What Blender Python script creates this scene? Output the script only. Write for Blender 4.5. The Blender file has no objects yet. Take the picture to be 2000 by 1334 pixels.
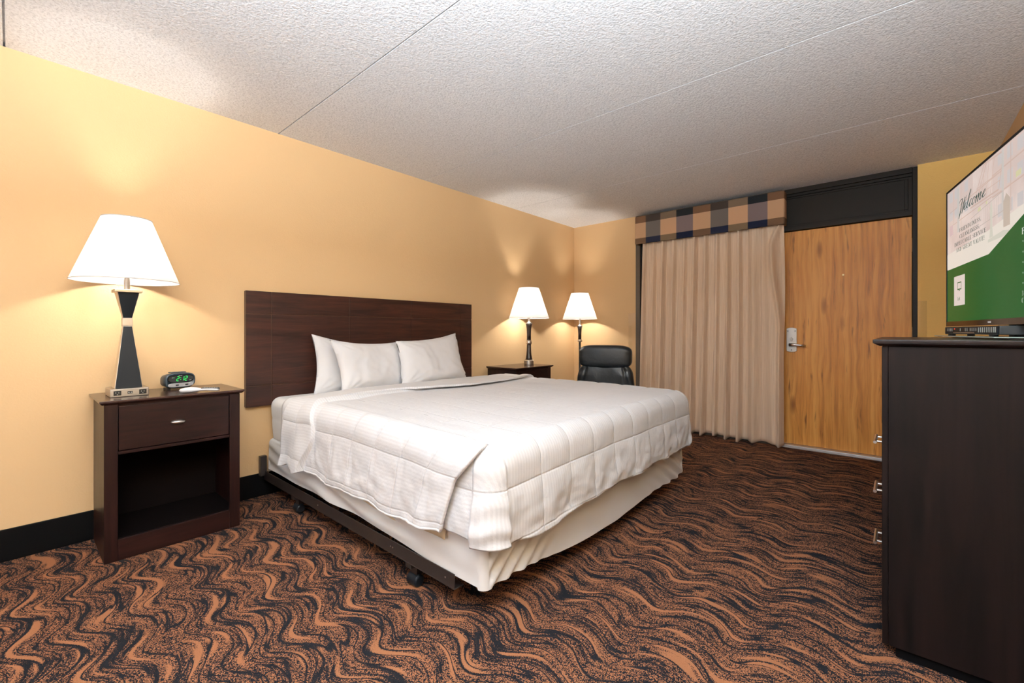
import bpy, bmesh, math, random
from mathutils import Vector, noise as mnoise
from math import sin, cos, pi, sqrt, exp
random.seed(4)
scene = bpy.context.scene
COL = scene.collection
H = 2.44            # ceiling height
W = 3.738           # room width (x)
REAR = -7.1         # rear wall (y)

def srgb(r, g, b):
    f = lambda c: (c / 255 / 12.92) if c / 255 <= .04045 else ((c / 255 + .055) / 1.055) ** 2.4
    return (f(r), f(g), f(b), 1)

# ------------------------------------------------------------------ materials
class NT:
    """small node-tree helper"""
    def __init__(s, name):
        s.m = bpy.data.materials.new(name); s.m.use_nodes = True
        s.t = s.m.node_tree; s.t.nodes.clear()
        s.out = s.t.nodes.new('ShaderNodeOutputMaterial')
    def n(s, typ, ins=None, **kw):
        nd = s.t.nodes.new(typ)
        for k, v in kw.items(): setattr(nd, k, v)
        for k, v in (ins or {}).items():
            if isinstance(v, bpy.types.NodeSocket): s.t.links.new(v, nd.inputs[k])
            else: nd.inputs[k].default_value = v
        return nd
    def math(s, op, a, b=0.0, c=0.0):
        nd = s.n('ShaderNodeMath', {0: a, 1: b, 2: c}, operation=op); return nd.outputs[0]
    def ramp(s, fac, stops, interp='LINEAR'):
        nd = s.n('ShaderNodeValToRGB', {0: fac}); cr = nd.color_ramp; cr.interpolation = interp
        while len(cr.elements) < len(stops): cr.elements.new(.5)
        for e, (p, c) in zip(cr.elements, stops):
            e.position = p; e.color = c if len(c) == 4 else (*c, 1)
        return nd.outputs[0]
    def coord(s, kind='Object', scale=(1, 1, 1), loc=(0, 0, 0), vec=None):
        if vec is None: vec = s.n('ShaderNodeTexCoord').outputs[kind]
        return s.n('ShaderNodeMapping', {'Vector': vec, 'Scale': scale, 'Location': loc}).outputs[0]
    def noise(s, vec, scale=5, detail=2, rough=.5, dist=0.0):
        return s.n('ShaderNodeTexNoise', {'Vector': vec, 'Scale': scale, 'Detail': detail, 'Roughness': rough, 'Distortion': dist}).outputs[0]
    def mix(s, fac, a, b, mode='MIX'):
        nd = s.n('ShaderNodeMix', data_type='RGBA', blend_type=mode)
        for sock, v in ((nd.inputs[0], fac), (nd.inputs[6], a), (nd.inputs[7], b)):
            if isinstance(v, bpy.types.NodeSocket): s.t.links.new(v, sock)
            else: sock.default_value = v
        return nd.outputs[2]
    def bump(s, h, strength=.3, dist=.002, normal=None):
        ins = {'Height': h, 'Strength': strength, 'Distance': dist}
        if normal is not None: ins['Normal'] = normal
        return s.n('ShaderNodeBump', ins).outputs[0]
    def bsdf(s, color, rough=.5, metal=0, normal=None, spec=.5, coat=0, sheen=0, **kw):
        ins = {'Base Color': color, 'Roughness': rough, 'Metallic': metal, 'Specular IOR Level': spec, 'Coat Weight': coat, 'Sheen Weight': sheen}
        if normal is not None: ins['Normal'] = normal
        ins.update(kw)
        b = s.n('ShaderNodeBsdfPrincipled', ins)
        s.t.links.new(b.outputs[0], s.out.inputs[0]); return s.m

def plain(name, color, rough=.5, metal=0, nscale=0, nstr=.1, spec=.5, coat=0, vary=.0):
    t = NT(name)
    v = t.coord()
    c = color; nm = None
    if vary:
        c = t.ramp(t.noise(v, 14, 3), [(.3, tuple(x * (1 - vary) for x in color[:3])), (.7, tuple(min(1, x * (1 + vary)) for x in color[:3]))])
    if nscale: nm = t.bump(t.noise(v, nscale, 2), nstr, .001)
    return t.bsdf(c, rough, metal, nm, spec, coat)

def emit(name, color, strength=1, rough=.15):
    t = NT(name)
    return t.bsdf((.003, .003, .003, 1), rough, spec=.05, **{'Emission Color': color, 'Emission Strength': strength})

def mat_wall(name='yellow_wall_paint', c0=(.71, .485, .262, 1), c1=(.74, .51, .277, 1)):
    t = NT(name); v = t.coord()
    big = t.noise(v, 1.3, 2)
    c = t.mix(big, c0, c1)
    h1 = t.noise(v, 110, 3, .6); h2 = t.noise(v, 34, 2)
    h = t.math('ADD', h1, t.math('MULTIPLY', h2, .7))
    return t.bsdf(c, .62, 0, t.bump(h, .28, .0035), .3)

def mat_ceiling():
    t = NT('popcorn_ceiling'); v = t.coord()
    a = t.noise(v, 95, 3, .65); b = t.noise(v, 45, 2)
    fl = t.ramp(a, [(.33, (.64, .65, .67)), (.5, (.80, .81, .83)), (.68, (.87, .88, .90))])
    spots = t.ramp(t.noise(v, 150, 1), [(.25, (.5, .48, .47)), (.32, (1, 1, 1))])
    c = t.mix(1.0, fl, spots, 'MULTIPLY')
    h = t.math('ADD', a, t.math('MULTIPLY', b, .5))
    return t.bsdf(c, .95, 0, t.bump(h, .55, .008), .1)

def mat_carpet():
    t = NT('wave_pattern_carpet')
    co = t.n('ShaderNodeTexCoord').outputs['Object']
    sp = t.n('ShaderNodeSeparateXYZ', {0: co}); x, y = sp.outputs[0], sp.outputs[1]
    low = t.noise(t.coord(vec=co, scale=(2.2, 5.5, 1)), 1, 1)
    lowc = t.math('SUBTRACT', low, .5)
    lam = 0.305
    # slightly triangular travelling wave: bands run along x, pushed along y
    ph = t.math('MULTIPLY', t.math('ADD', x, t.math('MULTIPLY', lowc, .10)), 2 * pi / lam)
    s1 = t.math('SINE', t.math('ADD', ph, 1.15))
    s3 = t.math('MULTIPLY', t.math('SINE', t.math('ADD', t.math('MULTIPLY', ph, 2), .5)), .16)
    wv = t.math('MULTIPLY', t.math('ADD', s1, s3), .033)
    vv = t.math('ADD', t.math('ADD', y, wv), t.math('MULTIPLY', lowc, .05))
    band = t.n('ShaderNodeCombineXYZ', {0: t.math('MULTIPLY', x, 4.0), 1: t.math('MULTIPLY', vv, 30), 2: 0.0}).outputs[0]
    band2 = t.n('ShaderNodeCombineXYZ', {0: t.math('MULTIPLY', x, 3.0), 1: t.math('MULTIPLY', vv, 25), 2: 7.3}).outputs[0]
    n1 = t.noise(band, 1, 1, .4); n2 = t.noise(band2, 1, 1, .4)
    fine = t.noise(t.coord(vec=co), 310, 1, .5)
    cell = t.n('ShaderNodeVectorMath', {0: t.coord(vec=co, scale=(400, 400, 1))}, operation='FLOOR').outputs[0]
    fine2 = t.n('ShaderNodeTexWhiteNoise', {'Vector': cell}, noise_dimensions='2D').outputs[0]
    f1 = t.math('MULTIPLY', t.math('SUBTRACT', fine, .5), .20)
    # tone: fraction of orange tufts
    n1f = t.math('ADD', n1, f1)
    orange = t.ramp(n1f, [(.595, (0, 0, 0)), (.625, (1, 1, 1))])
    ridge = t.math('ABSOLUTE', t.math('SUBTRACT', t.math('ADD', n2, t.math('MULTIPLY', f1, .5)), .5))
    ridge2 = t.math('ABSOLUTE', t.math('SUBTRACT', t.math('ADD', n1, t.math('MULTIPLY', f1, .5)), .40))
    black = t.math('MAXIMUM', t.ramp(ridge, [(.025, (1, 1, 1)), (.037, (0, 0, 0))]), t.ramp(ridge2, [(.014, (1, 1, 1)), (.026, (0, 0, 0))]))
    tone = t.math('MULTIPLY', t.noise(t.coord(vec=band, loc=(9, 4, 2)), .9, 1), .5)
    dith = t.math('GREATER_THAN', t.math('ADD', fine2, tone), .82)
    m = t.math('MAXIMUM', orange, dith)
    m = t.math('MULTIPLY', m, t.math('SUBTRACT', 1.0, black))
    oc = t.mix(fine, (.20, .084, .040, 1), (.30, .128, .062, 1))
    c = t.mix(m, (.010, .0105, .013, 1), oc)
    return t.bsdf(c, .95, 0, t.bump(fine, .6, .004), .05)

def mat_wood(name, c0, c1, axis='y', rough=.32, sc=1.0, spec=.5, contrast=.25):
    t = NT(name)
    s = {'x': (1.1, 14, 14), 'y': (14, 1.1, 14), 'z': (14, 14, 1.1)}[axis]
    s = tuple(a * sc for a in s)
    v = t.coord(scale=s)
    n1 = t.noise(v, 1.6, 5, .62, 1.1); n2 = t.noise(t.coord(scale=tuple(a * 5 for a in s)), 1.3, 2)
    f = t.math('ADD', t.math('MULTIPLY', n1, .8), t.math('MULTIPLY', n2, .2))
    c = t.ramp(f, [(.5 - contrast * .6, c0), (.5 + contrast * .6, c1)])
    r = t.math('ADD', t.math('MULTIPLY', n2, .1), rough - .05)
    return t.bsdf(c, r, 0, t.bump(n2, .08, .001), spec)

def mat_door():
    t = NT('rustic_oak_laminate'); co = t.n('ShaderNodeTexCoord').outputs['Object']
    warp = t.noise(t.coord(vec=co, scale=(5, 1, 1.3)), 1, 2)
    sp = t.n('ShaderNodeSeparateXYZ', {0: co}); x, z = sp.outputs[0], sp.outputs[2]
    # knots: stretched cells
    kv = t.n('ShaderNodeCombineXYZ', {0: t.math('MULTIPLY', x, 7.5), 1: 0.0, 2: t.math('MULTIPLY', z, 2.1)}).outputs[0]
    kn = t.n('ShaderNodeTexVoronoi', {'Vector': kv, 'Scale': 1.0, 'Randomness': .9}, distance='EUCLIDEAN').outputs['Distance']
    push = t.math('MULTIPLY', t.math('POWER', t.math('MAXIMUM', t.math('SUBTRACT', .55, kn), 0.0), 1.5), .09)
    xs = t.math('ADD', t.math('ADD', x, t.math('MULTIPLY', t.math('SUBTRACT', warp, .5), .035)), push)
    gv = t.n('ShaderNodeCombineXYZ', {0: t.math('MULTIPLY', xs, 34), 1: 0.0, 2: t.math('MULTIPLY', z, 1.1)}).outputs[0]
    g = t.noise(gv, 1, 4, .6)
    fv = t.n('ShaderNodeCombineXYZ', {0: t.math('MULTIPLY', xs, 210), 1: 0.0, 2: t.math('MULTIPLY', z, 7)}).outputs[0]
    fg = t.noise(fv, 1, 2)
    plank = t.noise(t.n('ShaderNodeCombineXYZ', {0: t.math('MULTIPLY', x, 7), 1: 3.0, 2: t.math('MULTIPLY', z, .3)}).outputs[0], 1, 0)
    f = t.math('ADD', t.math('MULTIPLY', g, .72), t.math('ADD', t.math('MULTIPLY', fg, .22), t.math('MULTIPLY', plank, .22)))
    c = t.ramp(f, [(.34, (.19, .060, .010)), (.46, (.52, .20, .036)), (.57, (.72, .31, .060)), (.72, (.86, .43, .105))])
    streak = t.noise(t.n('ShaderNodeCombineXYZ', {0: t.math('MULTIPLY', xs, 26), 1: 8.0, 2: t.math('MULTIPLY', z, 2.4)}).outputs[0], 1, 3, .6)
    dark = t.ramp(streak, [(.60, (1, 1, 1)), (.70, (.34, .24, .18))])
    c = t.mix(1.0, c, dark, 'MULTIPLY')
    kd = t.ramp(kn, [(.05, (.14, .08, .05)), (.13, (.55, .45, .38)), (.24, (1, 1, 1))])
    sel = t.noise(t.coord(vec=co, loc=(5, 0, 2)), 3.2, 0)
    c = t.mix(t.ramp(sel, [(.30, (0, 0, 0)), (.38, (1, 1, 1))]), c, t.mix(1.0, c, kd, 'MULTIPLY'))
    return t.bsdf(c, .42, 0, t.bump(fg, .1, .001), .4)

def mat_fabric_white(name, col, stripes=True, nscale=26, bump=.5, quilt=True):
    """UV = fabric metres. satin stripes along u, puckered stitch lines every .2 m"""
    t = NT(name)
    uv = t.n('ShaderNodeTexCoord').outputs['UV']
    sp = t.n('ShaderNodeSeparateXYZ', {0: uv}); u, v = sp.outputs[0], sp.outputs[1]
    ob = t.n('ShaderNodeTexCoord').outputs['Object']
    c = col; h = t.math('MULTIPLY', t.noise(t.coord(vec=ob), nscale, 3, .55), .6)
    rough = .75
    if stripes:
        st = t.math('GREATER_THAN', t.math('SINE', t.math('MULTIPLY', v, 2 * pi / .0155)), 0.0)
        c = t.mix(st, tuple(x * .93 for x in col[:3]) + (1,), col)
        rough = t.math('ADD', .62, t.math('MULTIPLY', st, .2))
    if quilt:
        def seam(w):
            d = t.math('ABSOLUTE', t.math('SUBTRACT', t.math('FRACT', t.math('ADD', t.math('MULTIPLY', w, 5.0), .5)), .5))
            return d      # 0 at the seam .. .5 mid-cell
        d = t.math('MINIMUM', seam(t.math('SUBTRACT', u, .025)), seam(t.math('ADD', v, .06)))
        line = t.ramp(d, [(.0, (0, 0, 0)), (.03, (1, 1, 1))])
        pk = t.math('MULTIPLY', t.math('SUBTRACT', 1.0, t.ramp(d, [(0, (0, 0, 0)), (.22, (1, 1, 1))])), t.noise(t.coord(vec=ob), 60, 2))
        h = t.math('ADD', t.math('ADD', h, t.math('MULTIPLY', line, .55)), t.math('MULTIPLY', pk, .5))
    weave = t.noise(t.coord(vec=ob), 700, 1)
    h = t.math('ADD', h, t.math('MULTIPLY', weave, .05))
    return t.bsdf(c, rough, 0, t.bump(h, bump, .008), .25, sheen=.15)

def mat_sheet():
    t = NT('white_cotton_sheet'); v = t.coord()
    wv = t.n('ShaderNodeTexChecker', {'Vector': v, 'Scale': 420.0}).outputs[1]
    h = t.math('ADD', t.math('MULTIPLY', t.noise(v, 9, 3, .5), 1.0), t.math('MULTIPLY', wv, .012))
    return t.bsdf((.74, .74, .745, 1), .8, 0, t.bump(h, .25, .01), .2, sheen=.1)

def mat_curtain():
    t = NT('beige_striated_curtain'); v = t.coord('UV')
    n1 = t.noise(t.coord('UV', scale=(260, 2.2, 1)), 1, 2); n2 = t.noise(t.coord('UV', scale=(600, 5, 1)), 1, 2)
    f = t.math('ADD', t.math('MULTIPLY', n1, .6), t.math('MULTIPLY', n2, .4))
    c = t.ramp(f, [(.32, (.60, .435, .30)), (.5, (.80, .62, .46)), (.68, (.90, .75, .59))])
    return t.bsdf(c, .62, 0, t.bump(f, .2, .002), .3, sheen=.3)

def mat_steel(name='brushed_nickel', col=(.62, .58, .53, 1), rough=.34):
    t = NT(name); n = t.noise(t.coord(scale=(30, 30, 400)), 1, 2)
    return t.bsdf(col, rough, 1.0, t.bump(n, .06, .001), .5)

def mat_leather():
    t = NT('black_leather'); v = t.coord()
    n = t.n('ShaderNodeTexVoronoi', {'Vector': v, 'Scale': 260.0}).outputs['Distance']
    w = t.noise(v, 14, 3, .6, .6)
    h = t.math('ADD', t.math('MULTIPLY', n, .15), w)
    return t.bsdf((.006, .009, .012, 1), .40, 0, t.bump(h, .35, .006), .5)

def mat_shade():
    t = NT('white_lamp_shade')
    w = t.noise(t.coord(scale=(300, 300, 300)), 1, 1)
    nm = t.bump(w, .1, .001)
    tr = t.n('ShaderNodeBsdfTranslucent', {'Color': (.62, .60, .59, 1)})
    df = t.n('ShaderNodeBsdfDiffuse', {'Color': (.86, .83, .81, 1), 'Normal': nm})
    mx = t.n('ShaderNodeMixShader', {0: .42}); t.t.links.new(df.outputs[0], mx.inputs[1]); t.t.links.new(tr.outputs[0], mx.inputs[2])
    t.t.links.new(mx.outputs[0], t.out.inputs[0]); return t.m

def mat_clear(name='clear_acrylic', tint=(1, 1, 1, 1)):
    t = NT(name)
    g = t.n('ShaderNodeBsdfGlossy', {'Roughness': .08, 'Color': (.9, .9, .9, 1)})
    tr = t.n('ShaderNodeBsdfTransparent', {'Color': tint})
    mx = t.n('ShaderNodeMixShader', {0: .07}); t.t.links.new(tr.outputs[0], mx.inputs[1]); t.t.links.new(g.outputs[0], mx.inputs[2])
    t.t.links.new(mx.outputs[0], t.out.inputs[0]); return t.m

M = dict(
    wall=mat_wall(), wall_baked_light=mat_wall('yellow_wall_paint_baked_light', (.86, .56, .17, 1), (.89, .59, .19, 1)), ceiling=mat_ceiling(), carpet=mat_carpet(), door=mat_door(),  # second wall tone is the same paint with lighting put into its colour
    bed_wood=mat_wood('dark_mahogany_laminate', (.012, .0045, .0034), (.052, .0165, .0105), 'y', .36, 1, .4),
    ns_wood=mat_wood('nightstand_mahogany', (.006, .0022, .0018), (.021, .0066, .005), 'y', .36, 1, .22),
    ns_wood_v=mat_wood('nightstand_mahogany_upright', (.006, .0022, .0018), (.018, .0058, .0045), 'z', .36, 1, .22),
    ns_top=mat_wood('nightstand_top_lacquer', (.022, .009, .007), (.045, .018, .013), 'y', .22),
    chest=mat_wood('espresso_chest_laminate', (.003, .002, .0018), (.0095, .0048, .004), 'z', .5, .6, .12),
    chest_top=mat_wood('espresso_chest_top', (.006, .0035, .003), (.014, .007, .006), 'y', .35, 1, .25),
    inside=plain('cabinet_lining', (.003, .0016, .0014, 1), .8, spec=.05, vary=.2),
    base=plain('black_vinyl_base', (.0012, .0012, .0015, 1), .55, spec=.1, nscale=40),
    trim=plain('dark_brown_paint', (.015, .0115, .008, 1), .5, spec=.2, nscale=60, nstr=.15, vary=.06),
    frame=plain('bronze_window_frame', (.085, .068, .052, 1), .45, vary=.05),
    comf=mat_fabric_white('quilted_white_comforter', (.735, .74, .765, 1)),
    comf_back=mat_fabric_white('white_comforter_turnback', (.74, .74, .755, 1)),
    cotton=plain('white_pillow_cotton', (.77, .77, .785, 1), .8, nscale=22, nstr=.8),
    sheet=mat_sheet(),
    curtain=mat_curtain(), nickel=mat_steel(col=(.50, .46, .41, 1), rough=.42), silver=mat_steel('satin_silver', (.74, .70, .65, 1), .3),
    black=plain('satin_black', (.006, .008, .011, 1), .42, nscale=120, nstr=.05, spec=.15),
    blackm=plain('matte_black_plastic', (.012, .013, .014, 1), .5, nscale=200, nstr=.05),
    steel=plain('dark_painted_steel', (.018, .014, .013, 1), .38, nscale=80, nstr=.1, vary=.1),
    espresso=plain('espresso_lamp_body', (.030, .018, .016, 1), .28, vary=.12),
    leather=mat_leather(), shade=mat_shade(), clear=mat_clear(),
    white=plain('white_plastic', (.72, .72, .74, 1), .32, vary=.02), ltgrey=plain('silver_plastic', (.55, .56, .58, 1), .3, .3, vary=.03),
    alu=plain('aluminium_threshold', (.62, .62, .62, 1), .38, .7, nscale=60, nstr=.1),
    socket=plain('black_socket', (.008, .008, .008, 1), .35, vary=.1),
    brass=plain('aged_brass', (.38, .27, .13, 1), .35, 1, vary=.1),
    slate=plain('slate_blue_plastic', (.028, .042, .055, 1), .4, nscale=300, nstr=.05),
    blackglass=plain('black_display_glass', (.008, .007, .006, 1), .08, vary=.1),
    winglass=plain('dark_window_glass', (.006, .007, .008, 1), .06, vary=.1),
    glassedge=plain('glass_edge', (.42, .50, .46, 1), .12, 0, vary=.1),
    tagm=plain('beige_law_tag', (.62, .50, .34, 1), .8, vary=.05),
    bulb=emit('lit_bulb', (1, .86, .68, 1), 30),
    green=emit('green_led', (.03, 1, .14, 1), 1.3), red=emit('red_led', (1, .06, .03, 1), .8),
    ledwhite=plain('printed_white', (.8, .8, .8, 1), .5, vary=.02),
    keys=plain('grey_panel_print', (.30, .32, .30, 1), .5, vary=.1),
)

# ------------------------------------------------------------------ mesh builder
def link(name, me, mat, parent=None, smooth=None):
    o = bpy.data.objects.new(name, me); COL.objects.link(o)
    if isinstance(mat, (list, tuple)):
        for m in mat: me.materials.append(m)
    elif mat: me.materials.append(mat)
    if parent is not None: o.parent = parent
    return o

class MB:
    def __init__(s, off=(0, 0, 0)):
        s.bm = bmesh.new(); s.off = Vector(off)
    def v(s, p): return s.bm.verts.new(Vector(p) - s.off)
    def face(s, vs, mi=0):
        try: f = s.bm.faces.new(vs); f.material_index = mi; return f
        except ValueError: return None
    def box(s, x0, x1, y0, y1, z0, z1, mi=0):
        p = [s.v((x, y, z)) for z in (z0, z1) for y in (y0, y1) for x in (x0, x1)]
        for q in ((0, 2, 3, 1), (4, 5, 7, 6), (0, 1, 5, 4), (2, 6, 7, 3), (0, 4, 6, 2), (1, 3, 7, 5)):
            s.face([p[i] for i in q], mi)
        return s
    def hexa(s, bot, top, mi=0):
        """bot, top: 4 points each, counter-clockwise from above"""
        b = [s.v(p) for p in bot]; t = [s.v(p) for p in top]; n = len(b)
        s.face(b[::-1], mi); s.face(t, mi)
        for i in range(n): s.face([b[i], b[(i + 1) % n], t[(i + 1) % n], t[i]], mi)
        return s
    def lathe(s, prof, cx=0, cy=0, n=32, cap=True, mi=0):
        rings = [[s.v((cx + r * cos(2 * pi * i / n), cy + r * sin(2 * pi * i / n), z)) for i in range(n)] for r, z in prof]
        for a, b in zip(rings, rings[1:]):
            for i in range(n): s.face([a[i], a[(i + 1) % n], b[(i + 1) % n], b[i]], mi)
        if cap: s.face(rings[0][::-1], mi); s.face(rings[-1], mi)
        return s
    def tube(s, pts, r, n=10, mi=0, cap=True):
        pts = [Vector(p) for p in pts]; rings = []
        rr = r if isinstance(r, (list, tuple)) else [r] * len(pts)
        for i, p in enumerate(pts):
            d = (pts[min(i + 1, len(pts) - 1)] - pts[max(i - 1, 0)]).normalized()
            up = Vector((0, 0, 1)) if abs(d.z) < .9 else Vector((1, 0, 0))
            a = d.cross(up).normalized(); b = d.cross(a).normalized()
            rings.append([s.v(p + a * rr[i] * cos(2 * pi * k / n) + b * rr[i] * sin(2 * pi * k / n)) for k in range(n)])
        for a, b in zip(rings, rings[1:]):
            for k in range(n): s.face([a[k], b[k], b[(k + 1) % n], a[(k + 1) % n]], mi)
        if cap: s.face(rings[0], mi); s.face(rings[-1][::-1], mi)
        return s
    def grid(s, fn, nu, nv, mi=0, uv=None, closed=False):
        vs = [[s.v(fn(i / nu, j / nv)) for i in range(nu + (0 if closed else 1))] for j in range(nv + 1)]
        L = s.bm.loops.layers.uv.verify() if uv else None
        for j in range(nv):
            for i in range(nu):
                i2 = (i + 1) % nu if closed else i + 1
                f = s.face([vs[j][i], vs[j][i2], vs[j + 1][i2], vs[j + 1][i]], mi)
                if f and uv:
                    for l, (a, b) in zip(f.loops, ((i, j), (i + 1, j), (i + 1, j + 1), (i, j + 1))): l[L].uv = uv(a / nu, b / nv)
        return vs
    def build(s, name, mat, parent=None, bevel=0, seg=2, smooth=False, recalc=True, sub=0):
        if recalc: bmesh.ops.recalc_face_normals(s.bm, faces=s.bm.faces)
        me = bpy.data.meshes.new(name); s.bm.to_mesh(me); s.bm.free()
        if smooth:
            for p in me.polygons: p.use_smooth = True
        o = link(name, me, mat, parent)
        if bevel:
            b = o.modifiers.new('bevel', 'BEVEL'); b.width = bevel; b.segments = seg; b.limit_method = 'ANGLE'; b.angle_limit = .6
            for p in me.polygons: p.use_smooth = True
            w = o.modifiers.new('wn', 'WEIGHTED_NORMAL'); w.keep_sharp = True
        if sub:
            q = o.modifiers.new('sub', 'SUBSURF'); q.levels = sub; q.render_levels = sub
        return o

def tag(o, label=None, cat=None, group=None, kind=None):
    if label: o['label'] = label
    if cat: o['category'] = cat
    if group: o['group'] = group
    if kind: o['kind'] = kind
    return o
def thing(name, label, cat, loc=(0, 0, 0), rz=0, group=None):
    o = bpy.data.objects.new(name, None); COL.objects.link(o); o.empty_display_size = .05
    o.location = loc; o.rotation_euler = (0, 0, rz)
    return tag(o, label, cat, group)
def struct(name, mb, mat, bevel=0, parent=None, **k):
    o = mb.build(name, mat, parent, bevel, **k)
    if parent is None: o['kind'] = 'structure'
    return o
def copy_tree(o, parent=None):
    c = o.copy(); COL.objects.link(c)
    if parent is not None: c.parent = parent
    for ch in list(o.children): copy_tree(ch, c)
    return c

# ------------------------------------------------------------------ room shell
T = .12
struct('floor', MB().box(-T, W + T, REAR - T, .30, -.1, 0), M['carpet'])
cl = MB()
seams = [-6.10, -4.872, -3.6425, -2.42, -1.1824]
ys = [REAR - T] + seams + [.30]
for a, b in zip(ys, ys[1:]):
    cl.box(-T, W + T, a + (.004 if a > REAR else 0), b - .004, H, H + .02)
cl.box(-T, W + T, REAR - T, .30, H + .02, H + .1)
struct('ceiling', cl, M['ceiling'])
struct('wall_left', MB().box(-T, 0, REAR - T, T, 0, H), M['wall'])
struct('wall_right', MB().box(W, W + T, REAR - T, T, 0, H), M['wall'])
WX0, WX1 = .862, 2.345          # window opening
DX0, DX1 = 2.345, 3.297         # door opening
struct('wall_back', MB().box(-T, WX0, 0, T, 0, H), M['wall'])
struct('wall_back_right', MB().box(DX1, W + T, 0, T, 0, H), M['wall_baked_light'])  # same paint as wall_back; the light difference is painted as deeper yellow
struct('wall_outer', MB().box(WX0, DX1, .20, .26, 0, H), M['black'])
# rear wall with an added window opening for fill light (behind the photographer)
RX0, RX1, RZ0, RZ1 = .9, 3.3, .25, 2.2
wr = MB(); wr.box(-T, RX0, REAR - T, REAR, 0, H); wr.box(RX1, W + T, REAR - T, REAR, 0, H)
wr.box(RX0, RX1, REAR - T, REAR, 0, RZ0); wr.box(RX0, RX1, REAR - T, REAR, RZ1, H)
struct('wall_rear', wr, M['wall'])
# baseboards
struct('baseboard_left', MB().box(0, .012, REAR, 0, 0, .152), M['base'], bevel=.003)
bb = MB(); bb.box(.012, WX0, -.012, 0, 0, .152); bb.box(DX1, W, -.012, 0, 0, .152)
struct('baseboard_back', bb, M['base'], bevel=.003)
struct('baseboard_right', MB().box(W - .012, W, REAR, -.012, 0, .152), M['base'], bevel=.003)

# window behind the curtain
wn = bpy.data.objects.new('window_1', None); COL.objects.link(wn); wn['kind'] = 'structure'; wn.location = (WX0, 0, 0)
o = (WX0, 0, 0)
f = MB(o)
f.box(WX0, WX0 + .052, -.012, .08, 0, H); f.box(WX1 - .035, WX1, .0, .08, 0, H)
f.box(WX0 + .052, WX1 - .035, 0, .08, 0, .09); f.box(WX0 + .052, WX1 - .035, 0, .08, 2.2, H)
f.box(1.60, 1.65, .005, .075, .09, 2.2)
f.build('window_frame', M['frame'], wn, bevel=.002)
g = MB(o); g.box(WX0 + .052, 1.60, .035, .045, .09, 2.2); g.box(1.65, WX1 - .035, .035, .045, .09, 2.2)
g.build('window_pane', M['winglass'], wn)

# frame of the added rear window, out of view
w2 = bpy.data.objects.new('added_rear_window', None); COL.objects.link(w2); w2['kind'] = 'structure'; w2.location = (RX0, REAR, RZ0)
o = (RX0, REAR, RZ0)
f = MB(o)
for x in (RX0, (RX0 + RX1) / 2 - .03, RX1 - .06): f.box(x, x + .06, REAR - .08, REAR, RZ0, RZ1)
f.box(RX0, RX1, REAR - .08, REAR, RZ0, RZ0 + .06); f.box(RX0, RX1, REAR - .08, REAR, RZ1 - .06, RZ1)
f.build('window_frame', M['frame'], w2)

# ------------------------------------------------------------------ entrance door
d1 = bpy.data.objects.new('door_1', None); COL.objects.link(d1); d1['kind'] = 'structure'; d1.location = (2.348, .07, .02); 
o = tuple(d1.location)
MB(o).box(2.350, 3.263, .071, .112, .022, 2.041).build('door_leaf', M['door'], d1, bevel=.0015)
hw = MB(o)                                            # escutcheon plate with arched ends
cx, hwid, z0, z1 = 2.4135, .042, .905, 1.118
outl = []
for i in range(9):
    a = -1 + i / 4; outl.append((cx + a * hwid, z1 + .010 * (1 - a * a)))
for i in range(9):
    a = 1 - i / 4; outl.append((cx + a * hwid, z0 - .010 * (1 - a * a)))
fr = [hw.v((x, .060, z)) for x, z in outl]; bk = [hw.v((x, .071, z)) for x, z in outl]
hw.face(fr); hw.face(bk[::-1])
for i in range(len(fr)): hw.face([fr[i], bk[i], bk[(i + 1) % len(fr)], fr[(i + 1) % len(fr)]])
hw.build('lock_plate', M['nickel'], d1, bevel=.002)
hd = MB(o)
hd.tube([(cx, .061, .963), (cx, .020, .963)], .012, 14)
hd.tube([(cx - .014, .018, .964), (cx + .03, .016, .965), (cx + .08, .018, .961), (cx + .118, .022, .957)], [.014, .014, .011, .009], 12)
hdl = hd.build('door_handle', M['silver'], d1, smooth=True)
tb = MB(o); tb.tube([(cx, .061, 1.018), (cx, .050, 1.018)], .013, 16); tb.box(cx - .005, cx + .005, .036, .052, 1.000, 1.036)
tb.build('thumb_turn', M['nickel'], d1, bevel=.002)
for sx, sz in ((cx - .029, 1.095), (cx + .029, 1.095), (cx, .915)):
    MB(o).tube([(sx, .061, sz), (sx, .0585, sz)], .005, 10).build('screw', M['blackm'], d1)
pv = MB(o); pv.tube([(2.808, .072, 1.597), (2.808, .066, 1.597)], .008, 14); pv.build('door_viewer', M['brass'], d1)
for hz in (1.805, 1.07, .30):
    h = MB(o); h.tube([(3.272, .058, hz - .056), (3.272, .058, hz + .056)], .009, 12)
    h.box(3.263, 3.297, .064, .071, hz - .055, hz + .055)
    h.build('hinge', M['nickel'], d1, smooth=False)

# dark brown door frame with panelled transom
fr = MB()
fr.box(DX0 - .020, 2.348, .035, .10, 0, H); fr.box(3.266, DX1, .040, .13, 0, H)
fr.box(2.348, 3.266, .035, .13, 2.046, 2.085)
fr.box(2.348, 3.266, .075, .12, 2.085, H)                                    # recessed transom panel
fr.box(2.348, 3.266, .030, .075, 2.395, H); fr.box(2.348, 3.266, .048, .075, 2.372, 2.395); fr.box(2.348, 3.266, .062, .075, 2.355, 2.372)
fr.box(3.240, 3.266, .055, .075, 2.085, 2.355); fr.box(3.218, 3.240, .066, .075, 2.105, 2.355); fr.box(2.348, 3.218, .066, .075, 2.085, 2.105)
struct('trim_1', fr, M['trim'], bevel=.002)
struct('trim_2', MB().box(2.33, 3.285, -.035, .12, 0, .012).box(2.34, 3.28, .0, .11, .012, .020), M['alu'], bevel=.002)

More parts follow.
